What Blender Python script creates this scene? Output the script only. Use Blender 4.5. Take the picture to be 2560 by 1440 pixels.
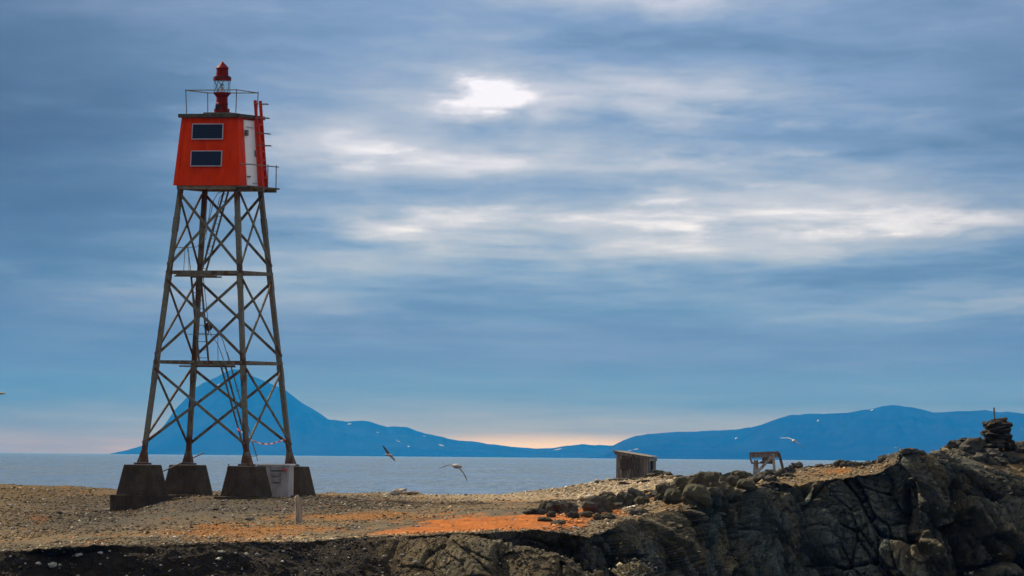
import bpy, math, random
import numpy as np
from mathutils import Vector, Matrix
for o in list(bpy.data.objects): bpy.data.objects.remove(o)
random.seed(7); rng = np.random.default_rng(11)
S = bpy.context.scene; COL = S.collection
R = math.radians

# ------------------------------------------------------------------ camera
F = 18300.0                                   # focal length in pixels of a 2560 px wide frame
PITCH = math.atan((1141.4-720)/F); ROLL = R(0.49)
cam = bpy.data.cameras.new('camera'); camo = bpy.data.objects.new('camera', cam); COL.objects.link(camo)
cam.sensor_width = 36; cam.lens = F/2560*36; cam.clip_start = 1; cam.clip_end = 120000
CM = Matrix.Rotation(math.pi/2+PITCH, 4, 'X') @ Matrix.Rotation(ROLL, 4, 'Z')
camo.matrix_world = CM; S.camera = camo
M3 = np.array(CM.to_3x3())
def atv(px, py, Y):                            # survey point: bearing from the camera at distance Y
    px, py, Y = np.broadcast_arrays(np.asarray(px, float), np.asarray(py, float), np.asarray(Y, float))
    d = np.stack([(px-1280)/F, (720-py)/F, -np.ones_like(px)], -1) @ M3.T
    return d * (Y/d[..., 1])[..., None]
def at(px, py, Y): return Vector(atv(px, py, Y).tolist())

# ------------------------------------------------------------------ node helper
class NT:
    def __init__(s, tree): s.t = tree; s.n = tree.nodes; s.l = tree.links
    def new(s, typ, **kw):
        n = s.n.new(typ)
        for k, v in kw.items(): setattr(n, k, v)
        return n
    def put(s, sock, v):
        if isinstance(v, X): s.l.new(v.s, sock)
        elif isinstance(v, bpy.types.NodeSocket): s.l.new(v, sock)
        else: sock.default_value = v
    def math(s, op, a, b=None, c=None, clamp=False):
        n = s.new('ShaderNodeMath', operation=op, use_clamp=clamp)
        s.put(n.inputs[0], a)
        if b is not None: s.put(n.inputs[1], b)
        if c is not None: s.put(n.inputs[2], c)
        return X(s, n.outputs[0])
    def comb(s, x, y, z):
        n = s.new('ShaderNodeCombineXYZ')
        for i, v in enumerate((x, y, z)): s.put(n.inputs[i], v)
        return X(s, n.outputs[0])
    def sep(s, v):
        n = s.new('ShaderNodeSeparateXYZ'); s.put(n.inputs[0], v)
        return [X(s, o) for o in n.outputs]
    def noise(s, vec, scale=1, detail=4, rough=.5, dist=0):
        n = s.new('ShaderNodeTexNoise'); s.put(n.inputs['Vector'], vec)
        n.inputs['Scale'].default_value = scale; n.inputs['Detail'].default_value = detail
        n.inputs['Roughness'].default_value = rough; n.inputs['Distortion'].default_value = dist
        return X(s, n.outputs[0])
    def voro(s, vec, scale=1, feature='F1', out='Distance'):
        n = s.new('ShaderNodeTexVoronoi', feature=feature); s.put(n.inputs['Vector'], vec)
        n.inputs['Scale'].default_value = scale
        return X(s, n.outputs[out])
    def ramp(s, v, lo, hi, a=0., b=1., smooth=True):
        n = s.new('ShaderNodeMapRange', interpolation_type='SMOOTHSTEP' if smooth else 'LINEAR')
        s.put(n.inputs[0], v)
        for i, q in zip((1, 2, 3, 4), (lo, hi, a, b)): n.inputs[i].default_value = q
        return X(s, n.outputs[0])
    def mix(s, f, a, b, blend='MIX'):
        n = s.new('ShaderNodeMix', data_type='RGBA', blend_type=blend)
        s.put(n.inputs[0], f)
        for i, v in ((6, a), (7, b)):
            s.put(n.inputs[i], (*v, 1) if isinstance(v, tuple) and len(v) == 3 else v)
        return X(s, n.outputs[2])
    def cramp(s, v, stops):
        n = s.new('ShaderNodeValToRGB'); s.put(n.inputs[0], v); e = n.color_ramp.elements
        e.remove(e[1]); e[0].position = stops[0][0]; e[0].color = (*stops[0][1], 1)
        for p, c in stops[1:]: q = e.new(p); q.color = (*c, 1)
        return X(s, n.outputs[0])
class X:
    def __init__(s, t, sock): s.T = t; s.s = sock
    def __add__(s, o): return s.T.math('ADD', s, o)
    def __radd__(s, o): return s.T.math('ADD', o, s)
    def __sub__(s, o): return s.T.math('SUBTRACT', s, o)
    def __rsub__(s, o): return s.T.math('SUBTRACT', o, s)
    def __mul__(s, o): return s.T.math('MULTIPLY', s, o)
    def __rmul__(s, o): return s.T.math('MULTIPLY', o, s)
    def __truediv__(s, o): return s.T.math('DIVIDE', s, o)
    def __rtruediv__(s, o): return s.T.math('DIVIDE', o, s)
    def abs(s): return s.T.math('ABSOLUTE', s)
    def exp(s): return s.T.math('EXPONENT', s)
def lin(r, g, b):
    f = lambda c: (c/255/12.92) if c <= 10 else ((c/255+.055)/1.055)**2.4
    return (f(r), f(g), f(b))

# ------------------------------------------------------------------ world: overcast sky
SUN_EL = R(38); SUN_DIR = Vector((-math.cos(R(45))*math.cos(SUN_EL), math.sin(R(45))*math.cos(SUN_EL), math.sin(SUN_EL)))
W = bpy.data.worlds.new('World'); S.world = W; W.use_nodes = True
t = NT(W.node_tree)
for n in list(t.n): t.n.remove(n)
geo = t.new('ShaderNodeTexCoord').outputs['Generated']
dx, dy, dz = t.sep(geo)
AZ = t.math('ARCTAN2', dx, dy)*F                              # bearing and height above the horizon
EL = t.math('ARCSINE', dz)*F
PERS = 1.0/(t.math('MAXIMUM', EL, 0.0)+520.0)                  # a flat cloud deck seen in perspective
U = AZ*PERS; V = 9000.0*PERS
w1 = t.noise(t.comb(U*3.2, V*1.3, 3.1), 1, 6, .62)-.5
w2 = t.noise(t.comb(U*3.2, V*1.3, 9.7), 1, 6, .62)-.5
AZw = AZ + w1*520.0; ELw = EL + w2*175.0
n1 = t.noise(t.comb(U*.95+w1*.35, V*0.70+w2*.5, 0.4), 1, 5, .52)
n2 = t.noise(t.comb(U*2.3+w1*.5, V*2.0+w2*.6, 5.5), 1, 7, .56)
n4 = t.noise(t.comb(U*5.2+w1*1.2, V*4.6+w2*1.5, 7.7), 1, 7, .58)
n3 = t.noise(t.comb(AZ*.0011, EL*.012, 2.2), 1, 3, .5)         # thin strata low down
BL = [ (0,420,230,420,-.10),(2560,230,300,260,-.10), # bearing px, py, half sizes, strength: thin and thick places in the deck
 (1200,230,62,22,.46),(1140,216,42,16,.26),(1262,240,44,15,.30),(1180,262,45,18,.22),(1690,540,120,32,.46),(2140,555,190,24,.42),(2420,545,130,20,.30),(1960,490,300,20,.20),
 (1010,562,110,24,.30),(1000,405,170,26,.32),(1330,545,260,16,.20),(1590,5,170,36,.40),(1480,160,240,50,.14),
 (1640,245,330,44,.34),(1900,410,420,22,.24),(2470,745,130,34,.16),(760,345,110,26,.20),(330,275,330,18,.16),
 (860,805,120,30,.15),(1450,610,480,44,.22),(330,735,230,34,.12),(620,385,260,60,.06),(2300,60,260,60,.10),(1930,630,330,24,.10),
 (1750,85,330,34,-.16),(2370,170,280,70,-.12),(1150,480,220,24,-.13),(1800,345,420,26,-.16),(1240,318,60,26,-.16),
 (1150,610,200,26,-.05),(1500,900,900,110,-.16),(220,655,320,40,-.14),(150,150,330,70,-.12),(2420,400,260,60,-.10),
 (1720,590,160,16,-.10),(60,500,260,340,-.17),(700,120,300,60,-.03),(2500,870,300,120,-.03),(300,560,300,50,-.08),(350,890,260,60,-.10)]
bs = None; halo = None
for (px, py, sx, sy, a) in BL:
    ex = (AZw-(px-1280.0))*(1.0/sx); ey = (ELw-(1143+.0086*(px-1280)-py))*(1.0/sy)
    g = ((ex*ex+ey*ey)*-0.5).exp()*a
    bs = g if bs is None else bs+g
    if a > .28:
        hx = (AZw-(px-1280.0))*(.38/sx); hy = (ELw-(1143+.0086*(px-1280)-py))*(.42/sy); hg = ((hx*hx+hy*hy)*-0.5).exp()*(a*.17); halo = hg if halo is None else halo+hg
field = (n1-.5)*.80 + (n2-.5)*.52 + (n4-.5)*.30 + bs*(.66+(n4-.35)*.7+(n2-.5)*.9) + halo + .37 + (n3-.5)*t.ramp(EL, 100, 500, .16, .06)
field = field + t.ramp(EL, 60, 330, .05, 0.)
deck = t.cramp(field, [(0.0, lin(72,100,136)), (.22, lin(96,128,170)), (.38, lin(126,153,198)), (.55, lin(162,178,210)), (.74, (.56,.60,.79)), (.92, (.84,.85,1.06)), (1.0, (.96,.96,1.2))])
low = t.cramp(t.ramp(EL+(n3-.5)*70.0, 0, 420, 0, 1, False), [(0.0, (.55,.34,.09)), (.07, (.57,.37,.10)), (.11, (.43,.32,.15)), (.18, (.33,.28,.19)), (.32, (.150,.160,.26)), (.6, (.140,.152,.35)), (1.0, (.165,.21,.45))])
lowf = t.ramp(EL+(n3-.5)*200.0+(n1-.5)*120.0, 170, 520, 1., 0.)
lm = t.new('ShaderNodeVectorMath', operation='SCALE'); t.put(lm.inputs[0], low); t.put(lm.inputs['Scale'], .70+((n1-.5)*1.1+(n2-.5)*.9+(n3-.5)*.7+.5)*.62); low = X(t, lm.outputs[0])
gx = (AZ-110.0)*(1/330.0); low = t.mix(((gx*gx)*-1.0).exp()*t.ramp(EL+(n3-.5)*40.0, 20, 62, 1, 0), low, (1.05, .76, .30))
skyc = t.mix(lowf*.9, deck, low)
nsc = t.new('ShaderNodeVectorMath', operation='SCALE'); t.put(nsc.inputs[0], skyc); t.put(nsc.inputs['Scale'], .80*(1.0-.40*t.ramp(AZ+(n1-.5)*500.0, -1500, -250, 1, 0)-.15*(((AZ-1350.0)*(1/420.0))*((AZ-1350.0)*(-1/420.0))).exp())); skyc = X(t, nsc.outputs[0])
# the deck thins and brightens overhead, as overcast does
up = t.ramp(dz, .06, .75, 0, 1)
skyc = t.mix(up, skyc, (.47, .44, .405))
nis = t.new('ShaderNodeTexSky', sky_type='NISHITA'); nis.sun_disc = False; nis.sun_elevation = SUN_EL
nis.sun_rotation = math.atan2(SUN_DIR.x, SUN_DIR.y)
nv = t.new('ShaderNodeVectorMath', operation='SCALE'); t.l.new(nis.outputs[0], nv.inputs[0]); nv.inputs['Scale'].default_value = .06
skyc = t.mix(.06, skyc, nv.outputs[0])
bg = t.new('ShaderNodeBackground'); t.put(bg.inputs[0], skyc); bg.inputs[1].default_value = 1.0
t.l.new(bg.outputs[0], t.new('ShaderNodeOutputWorld').inputs[0])
W.cycles.sampling_method = 'MANUAL'; W.cycles.sample_map_resolution = 1024

sun = bpy.data.lights.new('sun', 'SUN'); sun.energy = 5.0; sun.angle = R(.6); sun.color = (1, .85, .64)
suno = bpy.data.objects.new('sun', sun); COL.objects.link(suno)
suno.rotation_euler = SUN_DIR.to_track_quat('Z', 'Y').to_euler()
S.view_settings.view_transform = 'Standard'; S.view_settings.look = 'None'
S.view_settings.exposure = .34; S.view_settings.gamma = 1

# ------------------------------------------------------------------ builders
def link(o, parent=None):
    COL.objects.link(o)
    if parent: o.parent = parent
    return o
def tag(o, label=None, cat=None, group=None, kind=None):
    for k, v in (('label', label), ('category', cat), ('group', group), ('kind', kind)):
        if v: o[k] = v
    return o
def empty(name, loc, rot=(0, 0, 0)):
    o = bpy.data.objects.new(name, None); o.location = loc; o.rotation_euler = rot; o.empty_display_size = .2
    return link(o)
class MB:
    def __init__(s): s.v = []; s.f = []
    def add(s, vs, fs):
        b = len(s.v); s.v += [tuple(v) for v in vs]; s.f += [tuple(i+b for i in f) for f in fs]; return s
    def box(s, c, d, rz=0, jit=0):
        x, y, z = (q/2 for q in d); m = Matrix.Rotation(rz, 3, 'Z')
        vs = [m @ Vector((sx*x, sy*y, sz*z)) + Vector(c) + Vector([random.uniform(-jit, jit) for _ in range(3)])
              for sx in (-1, 1) for sy in (-1, 1) for sz in (-1, 1)]
        return s.add(vs, [(0,1,3,2),(4,6,7,5),(0,4,5,1),(2,3,7,6),(0,2,6,4),(1,5,7,3)])
    def bar(s, p, q, w, h, up=(0, 0, 1)):
        p = Vector(p); q = Vector(q); d = (q-p).normalized(); u = Vector(up)
        a = d.cross(u).normalized(); b = a.cross(d).normalized()
        vs = [e + a*sx*w/2 + b*sy*h/2 for e in (p, q) for sx, sy in ((-1,-1),(1,-1),(1,1),(-1,1))]
        return s.add(vs, [(3,2,1,0),(4,5,6,7)]+[(i, (i+1) % 4, (i+1) % 4+4, i+4) for i in range(4)])
    def tube(s, pts, r, n=8):
        pts = [Vector(p) for p in pts]; vs = []; L = len(pts)
        for i, p in enumerate(pts):
            d = (pts[min(i+1, L-1)]-pts[max(i-1, 0)]).normalized()
            a = d.cross(Vector((0, 0, 1)) if abs(d.z) < .9 else Vector((0, 1, 0))).normalized(); b = d.cross(a)
            vs += [p+(a*math.cos(2*math.pi*k/n)+b*math.sin(2*math.pi*k/n))*r for k in range(n)]
        fs = [(i*n+k, i*n+(k+1) % n, (i+1)*n+(k+1) % n, (i+1)*n+k) for i in range(L-1) for k in range(n)]
        fs += [tuple(range(n-1, -1, -1)), tuple(range((L-1)*n, L*n))]
        return s.add(vs, fs)
    def lathe(s, prof, n=24, c=(0, 0, 0), caps=True):
        vs = [(c[0]+r*math.cos(2*math.pi*k/n), c[1]+r*math.sin(2*math.pi*k/n), c[2]+z) for r, z in prof for k in range(n)]
        L = len(prof)
        fs = [(i*n+k, i*n+(k+1) % n, (i+1)*n+(k+1) % n, (i+1)*n+k) for i in range(L-1) for k in range(n)]
        if caps: fs += [tuple(range(n-1, -1, -1)), tuple(range((L-1)*n, L*n))]
        return s.add(vs, fs)
    def frustum(s, h0, h1, z0, z1, c=(0, 0), c1=None):
        c1 = c1 or c
        vs = [(c[0]+sx*h0, c[1]+sy*h0, z0) for sx, sy in ((-1,-1),(1,-1),(1,1),(-1,1))] + [(c1[0]+sx*h1, c1[1]+sy*h1, z1) for sx, sy in ((-1,-1),(1,-1),(1,1),(-1,1))]
        return s.add(vs, [(3,2,1,0),(4,5,6,7)]+[(i, (i+1) % 4, (i+1) % 4+4, i+4) for i in range(4)])
    def mesh(s, name, mat, smooth=False):
        me = bpy.data.meshes.new(name); me.from_pydata(s.v, [], s.f); me.materials.append(mat)
        if smooth: me.shade_smooth()
        me.update(); return me
    def build(s, name, mat, parent=None, smooth=False, bevel=0):
        o = bpy.data.objects.new(name, s.mesh(name, mat, smooth)); link(o, parent)
        if bevel:
            m = o.modifiers.new('bevel', 'BEVEL'); m.width = bevel; m.segments = 2; m.limit_method = 'ANGLE'
        return o

# ------------------------------------------------------------------ materials
def material(name):
    m = bpy.data.materials.new(name); m.use_nodes = True; t = NT(m.node_tree)
    b = t.n['Principled BSDF']; b.inputs['Specular IOR Level'].default_value = .15
    return m, t, b
def bump(t, b, h, strength=.5, dist=.02):
    n = t.new('ShaderNodeBump'); n.inputs['Strength'].default_value = strength; n.inputs['Distance'].default_value = dist
    t.put(n.inputs['Height'], h); t.l.new(n.outputs[0], b.inputs['Normal'])
def objco(t): return t.new('ShaderNodeTexCoord').outputs['Object']
def scaled(t, v, sx, sy, sz):
    n = t.new('ShaderNodeVectorMath', operation='MULTIPLY'); t.put(n.inputs[0], v); n.inputs[1].default_value = (sx, sy, sz)
    return n.outputs[0]
MAT = {}
def simple(name, c1, c2, scale=4, rough=.7, stretch=(1, 1, 1), bumps=.3, metal=0, detail=5, lo=.35, hi=.65):
    m, t, b = material(name); co = scaled(t, objco(t), *stretch)
    f = t.ramp(t.noise(co, scale, detail, .6), lo, hi)
    cw = t.mix(f, c1, c2)
    if 'wood' in name: cw = t.mix(1.0, cw, t.mix(X(t, t.new('ShaderNodeObjectInfo').outputs['Random']), (.55, .55, .55), (1.55, 1.5, 1.42)), 'MULTIPLY')
    t.put(b.inputs['Base Color'], cw); b.inputs['Roughness'].default_value = rough; b.inputs['Metallic'].default_value = metal
    if bumps: bump(t, b, t.noise(co, scale*4, 4, .6), bumps, .01)
    MAT[name] = m; return m
def red_paint(name, c1, c2, board=0, rust=.5):
    m, t, b = material(name); co = objco(t)
    n = t.noise(scaled(t, co, 3, 3, .7), 2, 6, .65); st = t.noise(scaled(t, co, 14, 14, .5), 1.3, 4, .6)
    c = t.mix(t.ramp(n, .3, .7), c1, c2)
    c = t.mix(t.ramp(st, .52, .8)*rust, c, (.16, .025, .006))
    t.put(b.inputs['Base Color'], c); b.inputs['Roughness'].default_value = .5; b.inputs['Specular IOR Level'].default_value = .06
    h = t.noise(co, 22, 3, .6)*.5
    if board:
        x, y, z = t.sep(co); fr = t.math('PINGPONG', x+y*1.0, board)
        h = h + t.ramp(fr, 0, .012)*2.0
    bump(t, b, h, .5, .006); MAT[name] = m; return m
red_paint('cabin_red', (.80, .046, .002), (.64, .030, .0015), board=.07, rust=.18)
red_paint('ladder_red', (.62, .045, .016), (.42, .03, .012))
red_paint('lantern_red', (.25, .018, .012), (.15, .011, .008))
m, t, b = material('door_white'); co = objco(t)
c = t.mix(t.ramp(t.noise(scaled(t, co, 9, 9, 2), 2, 6, .65), .45, .75), (.90, .91, .93), (.74, .74, .75))
c = t.mix(t.ramp(t.noise(co, 9, 5, .7), .68, .75), c, (.22, .11, .05)); t.put(b.inputs['Base Color'], c); b.inputs['Roughness'].default_value = .5; MAT['door_white'] = m
m, t, b = material('steel')
co = objco(t); n = t.noise(scaled(t, co, 5, 5, 1.1), 1.1, 7, .65); n2 = t.noise(co, 13, 5, .65)
at_ = t.new('ShaderNodeAttribute', attribute_name='rust', attribute_type='GEOMETRY').outputs['Fac']
f = t.ramp(n+n2*.3+X(t, at_)*.42, .69, .90)
c = t.mix(t.ramp(n2, .35, .7), (.12, .122, .102), (.205, .195, .145)); c = t.mix(f, c, (.080, .034, .012)); c = t.mix(t.ramp(t.noise(co, 30, 3, .6), .55, .7)*f, c, (.19, .075, .02))
t.put(b.inputs['Base Color'], c); b.inputs['Roughness'].default_value = .6; b.inputs['Metallic'].default_value = .0
bump(t, b, n2, .3, .006); MAT['steel'] = m
simple('pipe', (.11, .11, .10), (.20, .20, .18), 6, .5, bumps=.1)
simple('dark_iron', (.03, .025, .022), (.07, .05, .035), 8, .6)
simple('roof_grey', (.05, .047, .038), (.10, .09, .07), 5, .85, (1, 1, 1))
simple('deck_wood', (.13, .11, .075), (.21, .19, .15), 4, .85, (1, .3, 1))
simple('alu', (.46, .46, .50), (.58, .58, .62), 6, .35, bumps=0, metal=.3)
m, t, b = material('solar_cells'); b.inputs['Specular IOR Level'].default_value = .2; co = objco(t); x, y, z = t.sep(co)
g = t.math('MINIMUM', t.ramp(t.math('PINGPONG', x, .045), .0, .004), t.ramp(t.math('PINGPONG', z, .045), .0, .004))
t.put(b.inputs['Base Color'], t.mix(g, (.05, .065, .10), t.mix(t.noise(co, 3, 2), (.007, .013, .032), (.011, .020, .046)))); b.inputs['Roughness'].default_value = .28; MAT['solar_cells'] = m
m, t, b = material('glass'); b.inputs['Base Color'].default_value = (.86, .95, .93, 1); b.inputs['Roughness'].default_value = .03
b.inputs['Transmission Weight'].default_value = .0
mx = t.new('ShaderNodeMixShader'); tr = t.new('ShaderNodeBsdfTransparent'); tr.inputs[0].default_value = (.86, .95, .93, 1); gl = t.new('ShaderNodeBsdfGlossy'); gl.inputs['Roughness'].default_value = .05
lw = t.new('ShaderNodeLayerWeight'); lw.inputs[0].default_value = .35
t.put(mx.inputs[0], t.ramp(X(t, lw.outputs['Facing']), .1, 1.0, .16, .85)); t.l.new(tr.outputs[0], mx.inputs[1]); t.l.new(gl.outputs[0], mx.inputs[2]); t.l.new(mx.outputs[0], t.n['Material Output'].inputs[0]); MAT['glass'] = m
m, t, b = material('lens_chrome'); b.inputs['Metallic'].default_value = .9; b.inputs['Base Color'].default_value = (.8, .8, .8, 1); b.inputs['Roughness'].default_value = .15; MAT['lens_chrome'] = m
m, t, b = material('concrete'); co = objco(t)
n = t.noise(co, 2.2, 8, .65); st = t.noise(scaled(t, co, 7, 7, .45), 1.2, 5, .6)
x, y, z = t.sep(co)
c = t.mix(t.ramp(n, .3, .7), (.036, .027, .016), (.075, .058, .037)); c = t.mix(t.ramp(st, .5, .72)*.8, c, (.045, .019, .007)); c = t.mix(t.ramp(t.noise(co, 14, 5, .7), .56, .74)*.55, c, (.19, .16, .11))
bd = t.ramp(t.math('PINGPONG', z, .09), 0, .008)
c = t.mix(1.0, c, t.mix(bd, (.7, .7, .7), (1, 1, 1)), 'MULTIPLY')
t.put(b.inputs['Base Color'], c); b.inputs['Roughness'].default_value = .9; bump(t, b, n*.6+t.noise(co, 20, 5, .6)*.3+bd*.4, .6, .02); MAT['concrete'] = m
simple('grey_wood', (.055, .048, .040), (.20, .18, .155), 3.0, .9, (9, 9, .8), .5)
simple('pale_wood', (.17, .16, .148), (.33, .32, .30), 3.0, .9, (9, 9, 1.2), .5)
simple('roof_wood', (.16, .145, .115), (.33, .31, .26), 3, .85, (1.5, 9, 9), .5)
simple('post_wood', (.20, .165, .135), (.38, .32, .26), 3, .9, (6, 6, 1), .5)
simple('white_sheet', (.36, .34, .32), (.50, .48, .46), 5, .7, (1, 1, .4), .1)
simple('shed_roof_white', (.72, .72, .72), (.82, .82, .82), 5, .6, bumps=0)
simple('tape_red', (.70, .02, .05), (.78, .05, .08), 5, .5, bumps=0)
m, t, b = material('tape'); x, y, z = t.sep(objco(t))
t.put(b.inputs['Base Color'], t.mix(t.ramp(t.math('PINGPONG', x+z*.6, .09), .042, .048), (.75, .03, .07), (.85, .85, .85))); b.inputs['Roughness'].default_value = .4; MAT['tape'] = m
simple('chain_rust', (.07, .028, .012), (.14, .06, .025), 20, .8)
m, t, b = material('bird'); co = objco(t); x, y, z = t.sep(co)
at1 = X(t, t.new('ShaderNodeAttribute', attribute_name='dark', attribute_type='GEOMETRY').outputs['Fac'])
t.put(b.inputs['Base Color'], t.mix(at1, (.80, .78, .75), t.mix(t.noise(co, 14, 3), (.05, .042, .035), (.10, .085, .07)))); b.inputs['Roughness'].default_value = .8; MAT['bird'] = m
def rock_mat(name, cs, sc=1.0, rough=.9):
    m, t, b = material(name); co = objco(t)
    oi = t.new('ShaderNodeObjectInfo').outputs['Random']
    n = t.noise(co, 2.5*sc, 8, .65); v = t.voro(co, 7*sc)
    c = t.cramp(n, [(.25, cs[0]), (.5, cs[1]), (.75, cs[2])]); c = t.mix(t.ramp(t.noise(co, 26*sc, 4, .7), .58, .72)*.5, c, tuple(q*2.1 for q in cs[2]))
    c = t.mix(1.0, c, t.mix(X(t, oi), (.75, .75, .75), (1.3, 1.27, 1.22)), 'MULTIPLY')
    t.put(b.inputs['Base Color'], c); b.inputs['Roughness'].default_value = rough
    bump(t, b, n+t.noise(co, 18*sc, 6, .7)*.4, .8, .03); MAT[name] = m; return m
rock_mat('rock_dark', ((.030, .030, .026), (.055, .055, .047), (.085, .082, .066)))
rock_mat('rock_mossy', ((.028, .028, .018), (.052, .050, .034), (.085, .076, .048)))
rock_mat('rock_pale', ((.24, .22, .19), (.38, .36, .32), (.52, .49, .45)))
rock_mat('rock_tan', ((.13, .11, .085), (.22, .185, .145), (.30, .26, .21)))
rock_mat('rock_cairn', ((.024, .022, .018), (.045, .041, .032), (.085, .072, .052)))
def col_mat(name, bumpsc, strength):
    m, t, b = material(name); co = objco(t)
    c = t.new('ShaderNodeAttribute', attribute_name='Col', attribute_type='GEOMETRY').outputs['Color']
    n = t.noise(co, 6, 8, .7); n2 = t.noise(co, 1.1, 5, .6)
    c = t.mix(1.0, c, t.mix(t.ramp(n, .3, .7), (.62, .61, .60), (1.38, 1.36, 1.32)), 'MULTIPLY')
    c = t.mix(1.0, c, t.mix(t.ramp(n2, .3, .7), (.78, .78, .78), (1.2, 1.2, 1.2)), 'MULTIPLY')
    t.put(b.inputs['Base Color'], c); b.inputs['Roughness'].default_value = .95
    bump(t, b, t.noise(co, bumpsc, 6, .7), strength, .05); MAT[name] = m; return t, b
col_mat('ground', 9, .9); col_mat('gravel', 20, .3)
t, b = col_mat('cliff', 4, .9)
mp = t.new('ShaderNodeMapping'); mp.inputs['Rotation'].default_value = (0, R(27), 0); mp.inputs['Scale'].default_value = (1, 1, .16); t.l.new(objco(t), mp.inputs['Vector'])
sk = t.noise(mp.outputs[0], 9, 7, .68); mp2 = t.new('ShaderNodeMapping'); mp2.inputs['Rotation'].default_value = (0, R(27), 0); mp2.inputs['Scale'].default_value = (1, 1, .4); t.l.new(objco(t), mp2.inputs['Vector'])
wv_ = t.new('ShaderNodeVectorMath', operation='ADD'); t.l.new(mp2.outputs[0], wv_.inputs[0]); nz = t.new('ShaderNodeTexNoise'); nz.inputs['Scale'].default_value = 2.0; t.l.new(nz.outputs['Color'], wv_.inputs[1])
ce = t.voro(wv_.outputs[0], 2.6, 'DISTANCE_TO_EDGE'); ce2 = t.voro(wv_.outputs[0], 7.0, 'DISTANCE_TO_EDGE')
bump(t, b, sk*1.3+t.ramp(ce, 0, .045)*.9+t.ramp(ce2, 0, .05)*.35+t.noise(objco(t), 14, 6, .7)*.4, 1.0, .07)

# ------------------------------------------------------------------ numpy noise
def _h(ix, iy, iz, k):
    h = (ix.astype(np.int64)*374761393 + iy.astype(np.int64)*668265263 + iz.astype(np.int64)*2147483647 + k*974634777) & 0xffffffff
    h = ((h ^ (h >> 13))*1274126177) & 0xffffffff; h = ((h ^ (h >> 16))*2246822519) & 0xffffffff
    return ((h ^ (h >> 15)) & 0xffffff)/float(0x1000000)
def vn(p, k=0):
    i = np.floor(p); f = p-i; f = f*f*(3-2*f); i = i.astype(np.int64); r = 0
    for a in (0, 1):
        for b_ in (0, 1):
            for c in (0, 1):
                w = (f[..., 0] if a else 1-f[..., 0])*(f[..., 1] if b_ else 1-f[..., 1])*(f[..., 2] if c else 1-f[..., 2])
                r = r + w*_h(i[..., 0]+a, i[..., 1]+b_, i[..., 2]+c, k)
    return r
def fbm(p, oct=4, k=0, g=.5):
    r = 0; a = 1; s = 0
    for o in range(oct): r = r+a*vn(p*(2**o)+o*17.3, k+o); s += a; a *= g
    return r/s
def facets(p, k=0, tilt=.8):                            # cellular facets: each cell a randomly offset and tilted plane
    i = np.floor(p).astype(np.int64); best = np.full(p.shape[:-1], 1e9); second = best.copy()
    off = np.zeros_like(best); tx = np.zeros(p.shape)
    for a in (-1, 0, 1):
        for b_ in (-1, 0, 1):
            for c in (-1, 0, 1):
                q = i+np.array((a, b_, c)); ctr = np.stack([q[..., j]+_h(q[..., 0], q[..., 1], q[..., 2], k+j) for j in range(3)], -1)
                dv = p-ctr; d = (dv**2).sum(-1); m = d < best
                second = np.where(m, best, np.minimum(second, d)); best = np.where(m, d, best)
                o = _h(q[..., 0], q[..., 1], q[..., 2], k+5)-.5
                tl = np.stack([_h(q[..., 0], q[..., 1], q[..., 2], k+6+j)-.5 for j in range(3)], -1)
                off = np.where(m, o + (tl*dv).sum(-1)*tilt, off)
    return off, np.sqrt(second)-np.sqrt(best)
def rot_az(p, ax, ang):
    m = np.array(Matrix.Rotation(ang, 3, ax)); return p @ m.T

# ------------------------------------------------------------------ land: ground sheet and cliff
PX = np.concatenate([np.arange(-900, -20, 16.), np.arange(-20, 2581, 2.6), np.arange(2596, 3500, 16.)])
def line(pts): a = np.array(pts, float); return np.interp(PX, a[:, 0], a[:, 1]), np.interp(PX, a[:, 0], a[:, 2])
# px, py, distance in metres
LIP = line([(0,1380,165),(164,1366,165),(328,1360,166),(547,1359,167),(700,1357,168),(837,1350,169),(973,1341,171),(1126,1338,175),(1200,1333,177),(1300,1329,179),(1405,1329,180),(1473,1339,180),(1570,1306,184),(1651,1284,187),(1710,1273,189),(1750,1253,190),(1785,1242,191),(1815,1245,193),(1862,1222,195),(1894,1216,197),(1942,1205,199),(2000,1204,200),(2071,1193,200),(2130,1186,200),(2190,1180,200),(2225,1160,200),(2238,1136,200),(2290,1141,199.5),(2340,1150,200),(2400,1162,200.5),(2450,1168,201),(2500,1178,201.2),(2560,1192,201.2)])
MND = line([(0,1402,164.6),(500,1382,166.1),(800,1374,168.3),(920,1352,168.2),(973,1347,168.3),(1126,1348,167.2),(1192,1357,166.6),(1244,1367,166.2),(1320,1371,165.8),(1382,1388,165.5),(1417,1400,165.3),(1464,1440,165),(1560,1500,167),(1620,1440,184.1),(1700,1360,187.7),(1900,1310,196.4),(2100,1290,199.2),(2300,1260,198.9),(2560,1290,200.3)])
GUL = line([(0,1388,164.8),(500,1367,166.4),(800,1359,168.6),(920,1350,169.5),(973,1352,171.5),(1126,1376,176.2),(1244,1405,178.6),(1320,1428,180.5),(1417,1440,181),(1464,1450,181),(1560,1452,182),(1620,1400,184.6),(1700,1310,188.3),(1900,1262,196.9),(2100,1240,199.7),(2300,1195,199.3),(2400,1200,200.1),(2560,1240,200.8)])
BOT = line([(0,1450,164.1),(500,1450,165.5),(900,1450,166.4),(973,1450,166.9),(1126,1450,166),(1320,1450,164.9),(1417,1450,164.7),(1464,1470,164.4),(1560,1540,166),(1620,1490,183.6),(1700,1450,186.8),(1900,1450,195.5),(2100,1450,198.3),(2300,1450,198.0),(2560,1450,199.4)])
FOOT = (BOT[0]*0+1960, BOT[1]-5)
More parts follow.
